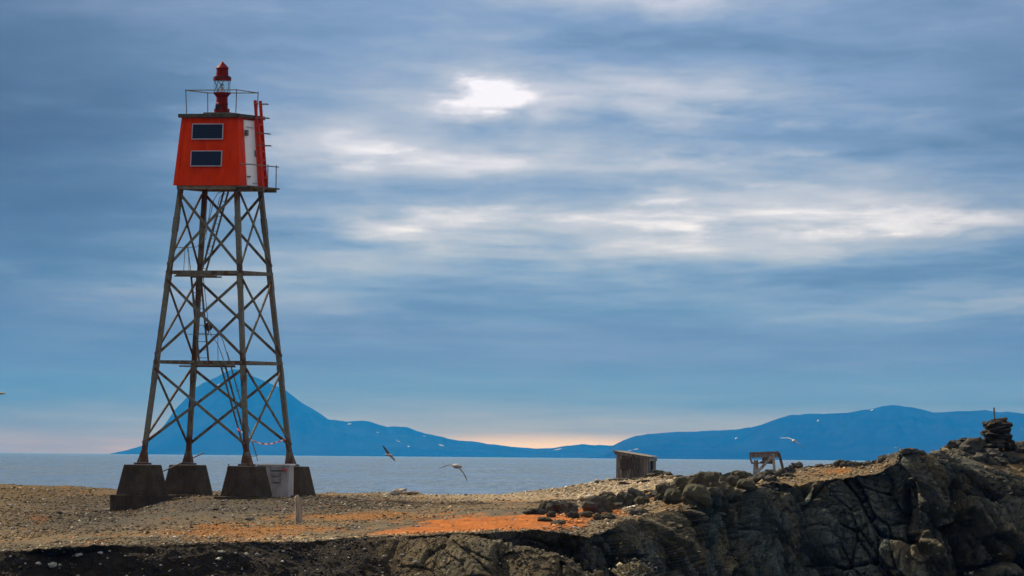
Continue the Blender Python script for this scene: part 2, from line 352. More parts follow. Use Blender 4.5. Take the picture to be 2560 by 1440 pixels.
MID = line([(0,1318,200),(60,1322,200),(250,1312,200),(400,1305,200),(750,1303,200),(1000,1291,202),(1250,1286,203),(1400,1284,204),(1500,1282,205),(1570,1268,207),(1640,1255,208),(1710,1245,206),(1750,1236,203),(1815,1224,202),(1862,1213,202),(1942,1199,204),(2000,1197,204.5),(2071,1188,204.5),(2130,1181,204.5),(2190,1174,204),(2225,1158,202),(2238,1134,201),(2290,1139,200.8),(2340,1144,201),(2380,1140,201.4),(2450,1146,202.2),(2500,1150,202.5),(2560,1160,202.5)])
TWR = line([(0,1258,240),(150,1268,240),(280,1279,239.5),(345,1274,239.5),(400,1256,239.5),(450,1246,240),(520,1243,240),(570,1248,239.5),(690,1245,240),(790,1240,240),(900,1246,240),(1000,1249,240),(1130,1252,240),(1250,1250,240),(1400,1245,241),(1480,1236,242),(1540,1226,243),(1640,1214,240),(1710,1209,224),(1750,1206,216),(1815,1202,212),(1862,1197,211),(1942,1189,211),(2000,1181,210),(2071,1178,210),(2130,1173,210),(2190,1165,208),(2225,1152,203),(2238,1132,201.8),(2290,1137,201.5),(2340,1141,202),(2380,1122,203),(2450,1117,204.5),(2500,1116,204.8),(2560,1117,204.8)])
SKY_ = line([(0,1211,275),(150,1216,274),(280,1222,270),(450,1229,262),(600,1233,260),(800,1236,260),(900,1231,260),(980,1229,260),(1060,1237,261),(1250,1234,265),(1400,1223,275),(1450,1211,280),(1520,1197,286),(1580,1196,287),(1640,1189,278),(1700,1195,262),(1760,1196,240),(1815,1195,226),(1862,1193,222),(1942,1182,220),(2000,1174,219),(2071,1170,218),(2130,1167,217),(2190,1158,214),(2225,1146,205),(2238,1131,203),(2290,1136,203),(2340,1140,203),(2380,1114,205),(2450,1108,206.5),(2500,1106,206.5),(2560,1105,207)])
def smooth1(a, n=5):
    k = np.hanning(n+2)[1:-1]; k /= k.sum(); return np.convolve(np.pad(a, n//2, mode='edge'), k, 'valid')
def K(L, n=5): return atv(PX, smooth1(L[0], n), smooth1(L[1], n))
keys = [K(FOOT, 9), K(BOT, 9), K(MND, 13), K(GUL, 13), K(LIP, 9), K(MID, 31), K(TWR, 21), K(SKY_, 13)]
b1 = keys[-1].copy(); b1[:, 1] += 22; b1[:, 0] *= b1[:, 1]/keys[-1][:, 1]; b1[:, 2] -= .35
b2 = b1.copy(); b2[:, 1] += 30; b2[:, 0] *= b2[:, 1]/b1[:, 1]; b2[:, 2] = -5.5
keys += [b1, b2]
NR = [14, 60, 44, 60, 90, 70, 64, 18, 10]
rows = []; seg = []
for i, n in enumerate(NR):
    for j in range(n):
        u = j/n; rows.append(keys[i]*(1-u)+keys[i+1]*u); seg.append(i+u)
rows.append(keys[-1]); seg.append(len(NR)); P = np.stack(rows, 0); seg = np.array(seg)     # rows x columns x 3
g0 = sum(NR[:4]); g1 = sum(NR[:7])
for it in range(14):                           # round the creases of the open ground
    Q = P.copy(); Q[g0+2:g1-1] = (P[g0+1:g1-2]+2*P[g0+2:g1-1]+P[g0+3:g1])/4; P = Q
NRW, NCW = P.shape[:2]
PY0 = 720 - F*((P @ M3)[..., 1]/-(P @ M3)[..., 2]); PX0 = np.broadcast_to(PX, (NRW, NCW))
SEG = seg[:, None]+0*PX0
dR = np.gradient(P, axis=0); dC = np.gradient(P, axis=1); N = np.cross(dC, dR); N /= np.linalg.norm(N, axis=-1, keepdims=True)+1e-9
def sst(x, a, b): q = np.clip((x-a)/(b-a), 0, 1); return q*q*(3-2*q)
# how rocky: the face below the lip right of the gully, the mound only a little
face = 1-sst(SEG, 3.9, 4.06)
rocky = face*sst(PX0, 1440, 1530) + face*sst(SEG, 2.3, 2.7)*sst(PX0, 1080, 1200)*(1-sst(PX0, 1440, 1530))*.35
mound = face*(1-sst(SEG, 2.1, 2.6))*(1-sst(PX0, 1440, 1500))*sst(PX0, 900, 1150)*.55
rtop = sst(PX0, 2205, 2238)*sst(SEG, 3.8, 4.0)*(1-sst(SEG, 6.9, 7.6)*.6)*(1-.55*sst(PX0, 2440, 2480)*(1-sst(SEG, 4.6, 6)))
rocky = np.clip(np.maximum(np.maximum(rocky, mound), rtop*.75), 0, 1)
strata = rot_az(P, 'Y', R(27)) * np.array((1.0, .5, .36))      # beds dip down to the right
st2 = rot_az(P, 'Y', R(14)) * np.array((.9, .9, .9))
def fmask(p, k):
    o = np.zeros(p.shape[:2]); e = np.ones(p.shape[:2]); mk = rocky > .01; o[mk], e[mk] = facets(p[mk], k, 1.9); return o, e
fa, ea = fmask(strata*.62+.3, 3); fb, eb = fmask(strata*1.7+4.1, 23); fc, ec = fmask(st2*5.2, 43); fd, ed = fmask(strata*13., 63)
warp = fbm(P*.35, 4, 5)-.5
disp = fa*.75 + fb*.30 + fc*.085 + fd*.022 + warp*.35 + (fbm(P*6, 4, 9)-.5)*.03
crack = np.exp(-(ea/.03)**2)*.50 + np.exp(-(eb/.04)**2)*.26 + np.exp(-(ec/.05)**2)*.05
for (cx, w, d, sl) in ((2010, 17, 1.5, .16), (2405, 15, 1.3, .30), (2050, 9, .7, .1), (1750, 8, .5, .55), (2255, 8, .6, .1)):
    crack = crack + d*np.exp(-(((PX0-cx-(PY0-1300)*sl)+(warp*60))/w)**2)*sst(PY0, 1190, 1230)*(1-.5*sst(PY0, 1380, 1450))
taper = (1-.6*sst(PX0, 2330, 2430)*sst(SEG, 3.2, 3.9))*(1-.55*sst(SEG, 3.55, 3.98))*(1-.25*sst(PX0, 1700, 1500))
DN = N*np.array((1, 1, .3)); DN /= np.linalg.norm(DN, axis=-1, keepdims=True)
D3 = P + DN*((disp-crack)*rocky*taper)[..., None]
D3[..., 2] += disp*rocky*rtop*(.40-.33*sst(PX0, 2320, 2400))
# open ground: swells, hummocks, pebbly relief
gr = 1-rocky
pg = P*np.array((1, .45, 1)); 
hum = (fbm(pg*.22, 3, 31)-.5)*.30 + (fbm(pg*.8, 4, 37)-.5)*.15 + (fbm(P*np.array((3.2, 1.4, 3.2)), 4, 41)-.5)*.075 + (fbm(P*np.array((11, 5, 11)), 3, 45)-.5)*.035
rug = fbm(P*np.array((.25, .12, .25)), 3, 51); slope_rug = face*(1-sst(SEG, 3.95, 4.05))
near_twr = np.exp(-(((PX0-540)/330)**2))*np.exp(-(((SEG-6)/.45)**2))
right_top = sst(PX0, 1480, 1640)*sst(SEG, 3.9, 4.1)*(1-rtop)
h = hum*(1-.6*near_twr)*(.55+.9*sst(rug, .4, .65)) + slope_rug*(fbm(P*np.array((2., 2., 2.)), 5, 61)-.5)*.30
h = h + right_top*((fbm(P*np.array((1.2, .6, 1.2)), 4, 71)-.5)*.22)
h[-20:] *= .3
D3[..., 2] += h*gr
# colour of the ground, with shade painted in on the bank and flat
def gau(px, py, sx, sy): return np.exp(-(((PX0-px)/sx)**2+((PY0-py)/sy)**2))
wob = (fbm(P*np.array((.5, .16, .5)), 4, 81)-.5); fin = fbm(P*np.array((2.6, .9, 2.6)), 4, 85)
def mixc(c, k, m): return c*(1-m[..., None])+np.array(k)*m[..., None]
C = np.zeros((NRW, NCW, 3))+np.array((.165, .132, .088))
C = mixc(C, (.125, .117, .10), sst(fbm(P*np.array((.2, .1, .2)), 4, 91), .45, .6)*.9)
C = mixc(C, (.135, .098, .042), sst(PX0, 600, 100)*sst(PY0, 1275, 1235)*.75)
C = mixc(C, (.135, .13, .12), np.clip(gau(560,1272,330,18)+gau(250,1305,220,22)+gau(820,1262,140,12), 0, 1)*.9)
C = mixc(C, (.42, .37, .32), np.clip(gau(1330,1240,330,16)+gau(1600,1215,130,18), 0, 1)*.8)
C = mixc(C, (.42, .385, .33), np.clip(gau(1470,1207,60,10), 0, 1)*.9*sst(fin, .4, .6))
mo = gau(560,1338,260,20)*.75+gau(900,1292,190,13)*.9+gau(720,1318,240,14)*.55+gau(1500,1250,170,9)*.75+gau(1480,1290,110,14)*.8+gau(1720,1272,60,8)*.7+gau(2080,1180,110,10)*.5+gau(230,1237,120,5)*.5+gau(60,1216,200,6)*.3+gau(110,1330,60,12)*.35+gau(1750,1235,70,12)*.4+gau(1000,1250,200,6)*.25
C = mixc(C, (.27, .125, .022), np.clip(sst(mo+wob*1.2+(fin-.5)*1.3, .30, .75), 0, 1)*.85)
so = np.clip(gau(1190,1317,140,14)+gau(1330,1311,110,18)+gau(1060,1328,90,8)+gau(1395,1316,60,14)+gau(985,1335,80,5)+gau(1430,1298,60,14)+gau(1510,1288,60,9)*.8, 0, 1)
C = mixc(C, (.43, .145, .018), sst(so+wob*.9+(fin-.5)*1.2, .22, .85)*.95*sst(SEG, 4.0, 4.06))
C = mixc(C, (.30, .26, .20), np.clip(gau(900,1345,500,6)+gau(1400,1335,200,6), 0, 1)*.8*sst(fin, .3, .6))
for (ax, ay, bx, by) in ((770,1345,1010,1297), (830,1348,1060,1302), (960,1258,1700,1252), (1010,1266,1560,1258)):    # wheel ruts bending up the flat; level pair also paints tower-shadow streaks
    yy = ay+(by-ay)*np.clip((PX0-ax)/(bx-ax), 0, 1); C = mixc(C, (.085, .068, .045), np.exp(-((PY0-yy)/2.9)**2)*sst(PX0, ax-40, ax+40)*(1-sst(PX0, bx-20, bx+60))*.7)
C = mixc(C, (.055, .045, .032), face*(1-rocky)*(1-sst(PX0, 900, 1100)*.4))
rn = fbm(P*.9+7, 5, 95); rn2 = fbm(strata*2.2, 4, 97)
RC = np.zeros_like(C)+np.array((.070, .068, .054)); RC = mixc(RC, (.115, .095, .062), sst(rn, .45, .62)); RC = mixc(RC, (.072, .083, .078), sst(fbm(P*.6, 4, 99), .48, .6)*.9)
RC = RC*np.array((1.28, 1.32, 1.26))*(.5+.8*rn2)[..., None]*(1+np.clip(fb, -.6, .6)*.6)[..., None]*.95
RC = mixc(RC, (.26, .25, .23), sst(vn(P*8, 101), .93, .97)*.6)
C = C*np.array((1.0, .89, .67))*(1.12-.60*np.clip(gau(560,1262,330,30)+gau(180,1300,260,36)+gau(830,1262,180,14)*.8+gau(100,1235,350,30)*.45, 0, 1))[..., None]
C = mixc(C, (.022, .018, .013), slope_rug*(1-sst(PX0, 850, 1050))*(1-rocky))  # shade of the near bank painted into its colour
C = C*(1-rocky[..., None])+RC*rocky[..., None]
def grid_mesh(name, r0, r1, mat, colmask, smooth):
    idx = np.arange(NRW*NCW).reshape(NRW, NCW)
    q = np.stack([idx[r0:r1-1, :-1], idx[r0:r1-1, 1:], idx[r0+1:r1, 1:], idx[r0+1:r1, :-1]], -1).reshape(-1, 4)
    used, inv = np.unique(q, return_inverse=True); q = inv.reshape(-1, 4)
    me = bpy.data.meshes.new(name); V_ = D3.reshape(-1, 3)[used]
    me.vertices.add(len(V_)); me.vertices.foreach_set('co', V_.ravel()); me.loops.add(q.size); me.loops.foreach_set('vertex_index', q.ravel().astype(np.int32))
    me.polygons.add(len(q)); me.polygons.foreach_set('loop_start', np.arange(0, q.size, 4, dtype=np.int32))
    a = me.color_attributes.new('Col', 'FLOAT_COLOR', 'POINT'); cc = np.ones((len(used), 4)); cc[:, :3] = np.clip(C.reshape(-1, 3)[used]*(.78 if mat == 'ground' else 1), 0, 1); a.data.foreach_set('color', cc.ravel())  # ground sheet darkened between the gravel, painting in shadow under the stones
    me.update(calc_edges=True); me.validate(); me.materials.append(MAT[mat])
    if smooth: me.shade_smooth()
    o = bpy.data.objects.new(name, me); return link(o)
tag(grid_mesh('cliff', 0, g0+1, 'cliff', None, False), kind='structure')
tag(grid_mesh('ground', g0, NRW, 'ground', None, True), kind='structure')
COLI = lambda px: int(np.argmin(np.abs(PX-px)))
def surf(px, py, lo=g0, hi=g1):                # point of the land on a bearing
    c = COLI(px); r = lo+int(np.argmin(np.abs(PY0[lo:hi, c]-py))); return Vector(D3[r, c].tolist()), r, c
XY = D3[g0:, :, :2]
def gz(x, y):
    d = (XY[..., 0]-x)**2+(XY[..., 1]-y)**2; i = np.unravel_index(np.argmin(d), d.shape); return float(D3[g0+i[0], i[1], 2])

# ------------------------------------------------------------------ sea, mountains, haze
m, t, b = material('sea'); b.inputs['Specular IOR Level'].default_value = .5; co = t.new('ShaderNodeNewGeometry').outputs['Position']
b.inputs['Base Color'].default_value = (.035, .075, .105, 1); b.inputs['Roughness'].default_value = .22; b.inputs['IOR'].default_value = 1.33
wv = t.noise(scaled(t, co, .55, .028, 0), 1, 5, .62); wl = t.noise(scaled(t, co, .05, .0035, 0), 1, 4, .6); wf = t.noise(scaled(t, co, 1.8, .09, 0), 1, 3, .6)
t.put(b.inputs['Roughness'], t.ramp(wl, .3, .7, .16, .34))
t.put(b.inputs['Base Color'], t.mix(t.ramp(wv*.6+wf*.4, .46, .62), (.10, .16, .20), (.03, .06, .08)))
wb = t.noise(scaled(t, co, .16, .0042, 0), 1, 5, .65)
bump(t, b, wv*1.0+wf*.35+wb*2.0, .7, 2.7); MAT['sea'] = m
mb = MB(); mb.add([(-45000, -500, -4), (45000, -500, -4), (45000, 46500, -4), (-45000, 46500, -4)], [(0, 1, 2, 3)])
tag(mb.build('sea', MAT['sea']), kind='structure')
m, t, b = material('mountain'); b.inputs['Specular IOR Level'].default_value = 0; co = t.new('ShaderNodeNewGeometry').outputs['Position']
c = t.mix(t.ramp(t.noise(scaled(t, co, .0014, .0014, .0043), 1, 6, .65), .35, .65), (.004, .006, .006), (.014, .015, .013))
sn = t.new('ShaderNodeAttribute', attribute_name='snow', attribute_type='GEOMETRY').outputs['Fac']
t.put(b.inputs['Base Color'], t.mix(t.ramp(X(t, sn), .35, .6), c, (.30, .30, .32))); b.inputs['Roughness'].default_value = .95; MAT['mountain'] = m
def mountain(name, pts, D, dep, snow, seed, step=5):
    a = np.array(pts, float); px = np.arange(a[0, 0], a[-1, 0]+step, step); py = np.interp(px, a[:, 0], a[:, 1])
    py = py + (fbm(np.stack([px*.05, px*0, px*0], -1), 4, seed)-.5)*4*sst(1143-py, 3, 40)
    py = np.minimum(py, 1143+.0086*(px-1280)+2)
    rid = atv(px, py, D); nr = 44; rowsM = []; sm = []
    for j in range(-nr, nr+1):
        u = j/nr; Yj = D+u*dep; sc = Yj/D
        g = fbm(np.stack([px*.012, 0*px+u*2.2, 0*px], -1), 5, seed+7)
        prof = (1-abs(u))**.95; hgt = (rid[:, 2]+8)*prof*(1+(g-.5)*.9*(1-prof)*4*prof) - 8
        if u < 0: hgt = np.minimum(hgt, (rid[:, 2]+4)*sc-4-.5*abs(u))
        rowsM.append(np.stack([rid[:, 0]*sc, 0*px+Yj, hgt], -1))
    V_ = np.stack(rowsM, 0); q = (V_ @ M3); ppx = 1280+F*q[..., 0]/-q[..., 2]; ppy = 720-F*q[..., 1]/-q[..., 2]
    sw = np.zeros(V_.shape[:2]); wn = (fbm(V_*.0014, 4, seed+3)-.5)
    for (x, y, L, ang, w) in snow:
        ca, sa = math.cos(R(ang)), math.sin(R(ang)); ex = (ppx-x)*ca+(ppy-y)*sa; ey = -(ppx-x)*sa+(ppy-y)*ca
        sw = np.maximum(sw, np.exp(-((ex/(L*.75))**2+(ey/(w*.6))**2))*(1+wn*1.6))
    R_, C_ = V_.shape[:2]; idx = np.arange(R_*C_).reshape(R_, C_)
    f = np.stack([idx[:-1, :-1], idx[:-1, 1:], idx[1:, 1:], idx[1:, :-1]], -1).reshape(-1, 4)
    me = bpy.data.meshes.new(name); me.from_pydata(V_.reshape(-1, 3).tolist(), [], f.tolist()); me.materials.append(MAT['mountain'])
    at2 = me.attributes.new('snow', 'FLOAT', 'POINT'); at2.data.foreach_set('value', np.clip(sw, 0, 1).ravel().astype(np.float32)); me.shade_smooth()
    return tag(link(bpy.data.objects.new(name, me)), kind='structure')
mountain('mountain', [(262,1137),(285,1132),(318,1125),(359,1113),(388,1090),(414,1058),(438,1023),(464,997),(487,970),(508,956),(540,943),(562,930),(584,922),(598,924),(607,932),(639,943),(674,957),(715,976),(756,1008),(800,1034),(822,1048),(870,1054),(905,1052),(930,1055),(968,1068),(990,1066),(1015,1067),(1062,1084),(1100,1091),(1140,1100),(1180,1104),(1220,1110),(1260,1115),(1300,1119),(1340,1121),(1380,1120),(1415,1114),(1455,1111),(1500,1113),(1525,1114),(1560,1116),(1650,1125),(1750,1140),(1770,1150)],
         36000, 4200, [(874,1060,7,0,2.2),(945,1081,5,0,1.6),(996,1103,14,32,2),(1021,1116,6,8,1.8),(1103,1113,12,16,2.2),(1060,1090,4,0,1.6),(1395,1123,17,-12,2),(545,962,9,20,2),(570,972,8,30,2),(590,978,5,40,1.6),(675,970,4,-40,2.2)], 201)
mountain('mountain', [(1440,1150),(1500,1135),(1525,1117),(1540,1110),(1560,1099),(1590,1089),(1620,1085),(1700,1080),(1780,1077),(1850,1072),(1900,1063),(1940,1049),(1975,1038),(2010,1035),(2060,1035),(2120,1032),(2170,1024),(2205,1016),(2230,1013),(2255,1015),(2290,1021),(2330,1030),(2360,1030),(2400,1027),(2465,1026),(2480,1029),(2520,1030),(2545,1031),(2570,1037),(2700,1060),(2900,1090),(3300,1150)],
         32000, 5000, [(1841,1095,6,-30,2),(1590,1123,12,-10,1.6),(1574,1126,10,-8,1.6),(2045,1052,5,0,1.5),(2078,1050,4,0,1.5),(2555,1074,5,50,2),(2180,1025,8,0,1.5)], 231)
hz = bpy.data.materials.new('haze'); hz.use_nodes = True; t = NT(hz.node_tree)
for n in list(t.n): t.n.remove(n)
pv = t.new('ShaderNodeVolumePrincipled'); pv.inputs['Color'].default_value = (.010, .25, 1.0, 1); pv.inputs['Density'].default_value = 3.8e-5
pv.inputs['Anisotropy'].default_value = 0.0; pv.inputs['Absorption Color'].default_value = (1, 1, 1, 1)
t.l.new(pv.outputs[0], t.new('ShaderNodeOutputMaterial').inputs['Volume'])
mb = MB(); mb.box((0, 23000, 241), (91000, 48000, 500)); hob = mb.build('haze', hz); tag(hob, 'thin blue sea haze over the water', 'haze', kind='stuff')

# ------------------------------------------------------------------ the light tower
TH = R(21.0); SC = 76.25
TC = at(542.5, 1161, 240)
tower = empty('light_tower', TC, (0, .0045, -TH))
tag(tower, 'tall steel lattice light tower with an orange-red cabin and lantern on top', 'light tower')
ZT = 9.06
def hs(z): return 1.845-(1.845-.99)*z/ZT
CRN = {'fl': (-1, -1), 'fr': (1, -1), 'br': (1, 1), 'bl': (-1, 1)}
def cor(k, z, e=0): sx, sy = CRN[k]; h = hs(z)+e; return Vector((sx*h, sy*h, z))
def rusty(o, fn):
    me = o.data; a = me.attributes.new('rust', 'FLOAT', 'POINT')
    a.data.foreach_set('value', np.array([fn(v.co) for v in me.vertices], np.float32)); return o
def jr(z): return max(math.exp(-((z-q)/.32)**2) for q in (0.0, .45, 3.2, 6.2, 8.95))
for k in CRN:
    mb = MB(); n = 40; prev = None
    sx, sy = CRN[k]
    for i in range(n):                          # equal angle section, heel outwards, with shoe at the foot
        z0 = .3+(ZT-.3)*i/n; z1 = .3+(ZT-.3)*(i+1)/n; mb2 = MB()
        a = cor(k, z0); b_ = cor(k, z1); mb.frustum(.074, .074, z0, z1, (a.x, a.y), (b_.x, b_.y))
    leg = rusty(mb.build('leg', MAT['steel'], tower), lambda c: jr(c.z)*(.8 if k in ('fr', 'bl') else .45)+(.35 if k == 'bl' else .12 if k == 'fr' else 0))
    a = cor(k, 0); sh = MB(); c4 = cor(k, .42); sh.frustum(.150, .079, .035, .42, (a.x, a.y), (c4.x, c4.y)); rusty(sh.build('shoe', MAT['steel'], leg), lambda c: .75-c.z)
    mb = MB(); mb.box((a.x, a.y, 0), (.44, .44, .06)); rusty(mb.build('base_plate', MAT['steel'], leg), lambda c: .7)
    for zz in (2.75, 5.75, 7.6):
        p, q = cor(k, zz), cor(k, zz+.5); mb = MB(); mb.frustum(.085, .085, zz, zz+.5, (p.x, p.y), (q.x, q.y)); rusty(mb.build('splice_sleeve', MAT['steel'], leg), lambda c: .15)
ORDER = ['fl', 'fr', 'br', 'bl']; OUT = [Vector((0, -1, 0)), Vector((1, 0, 0)), Vector((0, 1, 0)), Vector((-1, 0, 0))]
for i in range(4):
    a, b_ = ORDER[i], ORDER[(i+1) % 4]; o = OUT[i]
    for z in (3.33, 6.27):
        mb = MB(); mb.bar(cor(a, z)+o*.1, cor(b_, z)+o*.1, .05, .105); rusty(mb.build('ring_beam', MAT['steel'], tower), lambda c: .25)
    for (z0, z1) in ((.68, 3.12), (3.58, 6.02), (6.52, 8.88)):
        for q, (p1, p2) in enumerate(((cor(a, z0), cor(b_, z1)), (cor(b_, z0), cor(a, z1)))):
            mb = MB(); of = o*(.055+.05*q); d = (p2-p1)
            for j in range(12): mb.bar(p1+of+d*j/12, p1+of+d*(j+1)/12, .035, .088, o.cross(d))
            rusty(mb.build('cross_brace', MAT['steel'], tower), lambda c: .12+.35*max(math.exp(-((c.z-z0)/.3)**2), math.exp(-((c.z-z1)/.3)**2))+(.25 if i == 3 else 0))
for k in CRN:                                   # concrete plinths
    a = cor(k, 0); mb = MB(); mb.frustum(.655, .47, -1.02, -.035, (a.x, a.y)); pl = mb.build('plinth', MAT['concrete'], tower, bevel=.025)
    mb = MB()
    if k == 'fl': mb.box((a.x-.03, a.y, -1.42), (1.56, 1.56, .80))
    elif k == 'fr': mb.box((a.x-.06, a.y, -1.42), (1.56, 1.5, .78))
    else: mb.box((a.x, a.y, -1.45), (1.45, 1.45, .82))
    mb.build('footing', MAT['concrete'], pl, bevel=.03)
# cabin
mb = MB(); mb.frustum(1.165, .975, 9.11, 11.33); cab = mb.build('cabin', MAT['cabin_red'], tower)
def cabh(z): return 1.165-(z-9.11)/2.22*.19
for k, (sx, sy) in CRN.items():
    for ax in (0, 1):
        mb = MB(); w = .11; d = .022; vs = []
        for z in (9.115, 11.325):
            h = cabh(z)
            if ax == 0: pts = [(sx*(h+d), sy*(h+d)), (sx*(h-w), sy*(h+d)), (sx*(h-w), sy*(h-.01)), (sx*(h+d), sy*(h-.01))]
            else: pts = [(sx*(h+d-.001), sy*(h-.012)), (sx*(h-.01), sy*(h-.012)), (sx*(h-.01), sy*(h-w)), (sx*(h+d-.001), sy*(h-w))]
            vs += [(x, y, z) for x, y in pts]
        mb.add(vs, [(3,2,1,0),(4,5,6,7)]+[(i, (i+1) % 4, (i+1) % 4+4, i+4) for i in range(4)]); mb.build('corner_board', MAT['cabin_red'], cab)
mb = MB(); mb.frustum(1.09, 1.09, 11.332, 11.455); rf = mb.build('roof_slab', MAT['roof_grey'], tower, bevel=.01)
mb = MB(); mb.frustum(.47, .465, 11.457, 11.53); mb.build('lantern_base_slab', MAT['roof_grey'], rf, bevel=.01)
def onface(u, z, out):                          # point on the front wall
    return Vector((u, -cabh(z)-out, z))
tilt = math.atan(.19/2.22)
for zc, uc in ((10.87, -.03), (9.985, -.03)):
    e = bpy.data.objects.new('solar_panel', None)
    mbp = MB(); mbp.box((0, 0, 0), (1.06, .03, .47)); pan = mbp.build('solar_panel', MAT['solar_cells'], tower)
    bpy.data.objects.remove(e)
    pan.location = onface(uc, zc, .055); pan.rotation_euler = (-tilt, 0, 0)
    mb = MB(); w = .022
    mb.box((0, -.004, .235+w/2), (1.06+2*w, .05, w)); mb.box((0, -.004, -.235-w/2), (1.06+2*w, .05, w)); mb.box((-.53-w/2, -.004, 0), (w, .05, .47)); mb.box((.53+w/2, -.004, 0), (w, .05, .47))
    mb.build('panel_frame', MAT['alu'], pan)
    for bx in (-.3, .3): mb = MB(); mb.box((bx, .035, 0), (.05, .06, .3)); mb.build('bracket', MAT['alu'], pan)
# door on the right-hand wall
mb = MB(); vs = []
for z, y0, y1 in ((9.13, -.56, .30), (11.28, -.50, .34)):
    h = cabh(z)
    vs += [(h+.03, y0, z), (h+.03, y1, z), (h-.02, y1, z), (h-.02, y0, z)]
mb.add(vs, [(3,2,1,0),(4,5,6,7)]+[(i, (i+1) % 4, (i+1) % 4+4, i+4) for i in range(4)]); door = mb.build('door', MAT['door_white'], tower, bevel=.008)
for z, y, d, mt, nm in ((11.05, -.1, (.03, .6, .035), 'alu', 'strap'), (10.85, -.46, (.09, .14, .19), 'pipe', 'lamp_box'), (9.42, -.44, (.04, .22, .035), 'dark_iron', 'hinge'), (10.2, .22, (.05, .05, .22), 'pipe', 'handle'), (9.22, .05, (.02, .4, .012), 'dark_iron', 'hinge')):
    mb = MB(); mb.box((cabh(z)+.03+d[0]/2-.002, y, z), d); mb.build(nm, MAT[mt], door)
# floor frame and side deck
ff = empty('x', (0, 0, 0)); bpy.data.objects.remove(ff)
for i in range(4):
    a, b_ = ORDER[i], ORDER[(i+1) % 4]; o = OUT[i]; h = 1.08
    pa = Vector((CRN[a][0]*h, CRN[a][1]*h, 9.045)); pb = Vector((CRN[b_][0]*h, CRN[b_][1]*h, 9.045)); dd = (pb-pa).normalized()*.05
    mb = MB(); mb.bar(pa+dd, pb-dd, .09, .125); mb.build('floor_beam', MAT['deck_wood'], tower)
for j, x in enumerate((1.165, 1.275, 1.385, 1.495)):
    mb = MB(); mb.box((x+.005, .06+random.uniform(-.02, .02), 9.078), (.1, 2.5, .05)); mb.build('deck_plank', MAT['deck_wood'], tower)
for y in (-1.0, .1, 1.15):
    mb = MB(); mb.box((1.18, y, 9.003), (.62, .09, .098)); mb.build('deck_joist', MAT['deck_wood'], tower)
mb = MB(); mb.tube([(1.09, -1.09, 9.80), (1.40, -1.12, 9.80), (1.49, -1.05, 9.80), (1.50, 0, 9.80), (1.50, 1.30, 9.80)], .018); dr = mb.build('deck_railing', MAT['pipe'], tower)
for y in (.40, 1.10): mb = MB(); mb.tube([(1.50, y, 9.10), (1.50, y, 9.85)], .018); mb.build('railing_post', MAT['pipe'], dr)
# roof railing
rr = .905; zr = 12.235
mb = MB(); mb.tube([(-rr, -rr, zr), (rr, -rr, zr+.005), (rr, rr, zr-.01), (-rr, rr, zr), (-rr, -rr, zr)], .016); rrl = mb.build('roof_railing', MAT['pipe'], tower)
for (sx, sy) in ((-1, -1), (1, -1), (1, 1), (-1, 1)): mb = MB(); mb.tube([(sx*(rr-.03), sy*(rr-.03), 11.45), (sx*rr, sy*rr, zr+.03)], .016); mb.build('railing_post', MAT['pipe'], rrl)
# red ladder on the right-hand wall
def lx(z): return 1.36-(z-9.1)*.0905
mb = MB(); lad = None
for y in (.19, .62):
    mb = MB(); mb.bar((lx(9.1), y, 9.1), (lx(11.95), y, 11.95), .05, .095, (1, 0, 0))
    o = mb.build('red_ladder' if lad is None else 'ladder_rail', MAT['ladder_red'], tower if lad is None else lad)
    lad = lad or o
for zz in (9.42, 9.70, 9.99, 10.28, 10.57, 10.87, 11.16): mb = MB(); mb.bar((lx(zz)+.03, .215, zz), (lx(zz)+.03, .595, zz), .05, .055, (0, 0, 1)); mb.build('rung', MAT['ladder_red'], lad)
for zz in (10.465, 10.885, 11.37, 11.83):
    dz_ = -.035 if abs(zz-10.885) < .01 else 0
    for gy, gl_ in ((.15, .46), (.66, .28)): mb = MB(); mb.tube([(lx(zz)-.06, gy, zz), (lx(zz)+gl_, gy, zz+dz_)], .013); mb.build('guard_bracket', MAT['pipe'], lad)
# lantern
mb = MB(); mb.lathe([(.25, 11.53), (.25, 11.60), (.2, 11.62), (.195, 11.80), (.21, 11.81), (.21, 11.84), (.19, 11.86), (.185, 12.04), (.22, 12.09), (.295, 12.17), (.30, 12.20)], 32); lan = mb.build('lantern', MAT['lantern_red'], tower, smooth=False)
mb = MB(); mb.lathe([(.284, 12.20), (.284, 12.60)], 40, caps=False); mb.build('lantern_glass', MAT['glass'], lan, smooth=True)
mb = MB(); mb.lathe([(.292, 12.585), (.30, 12.61), (.295, 12.66), (.255, 12.69), (.252, 12.735), (.206, 12.742), (.19, 12.95), (.20, 12.955), (.20, 12.975), (.19, 12.98), (.213, 12.99), (.213, 13.01), (.005, 13.225)], 32); mb.build('lantern_cap', MAT['lantern_red'], lan)
mb = MB(); mb.lathe([(.262, 12.67), (.300, 12.67), (.300, 12.705), (.262, 12.705), (.262, 12.67)], 32, caps=False); mb.build('collar_ring', MAT['dark_iron'], lan)
for q in range(6):
    a0 = q*math.pi/3+.25; a1 = a0+math.pi/3.0*(1 if q % 2 == 0 else -1)*.9
    mb = MB(); mb.bar((.265*math.cos(a0), .265*math.sin(a0), 12.2), (.265*math.cos(a1), .265*math.sin(a1), 12.6), .015, .02, (0, 0, 1)); mb.build('glazing_bar', MAT['dark_iron'], lan)
mb = MB(); mb.lathe([(.07, 12.2), (.07, 12.26), (.03, 12.28), (.03, 12.32), (.08, 12.34), (.075, 12.37), (.085, 12.40), (.075, 12.43), (.05, 12.46), (.03, 12.50)], 20); mb.build('lamp', MAT['lens_chrome'], lan, smooth=True)
fd_ = Vector((math.sin(-TH+.05), -math.cos(-TH+.05), 0)); fd_ = Vector((-.25, -.97, 0)).normalized()
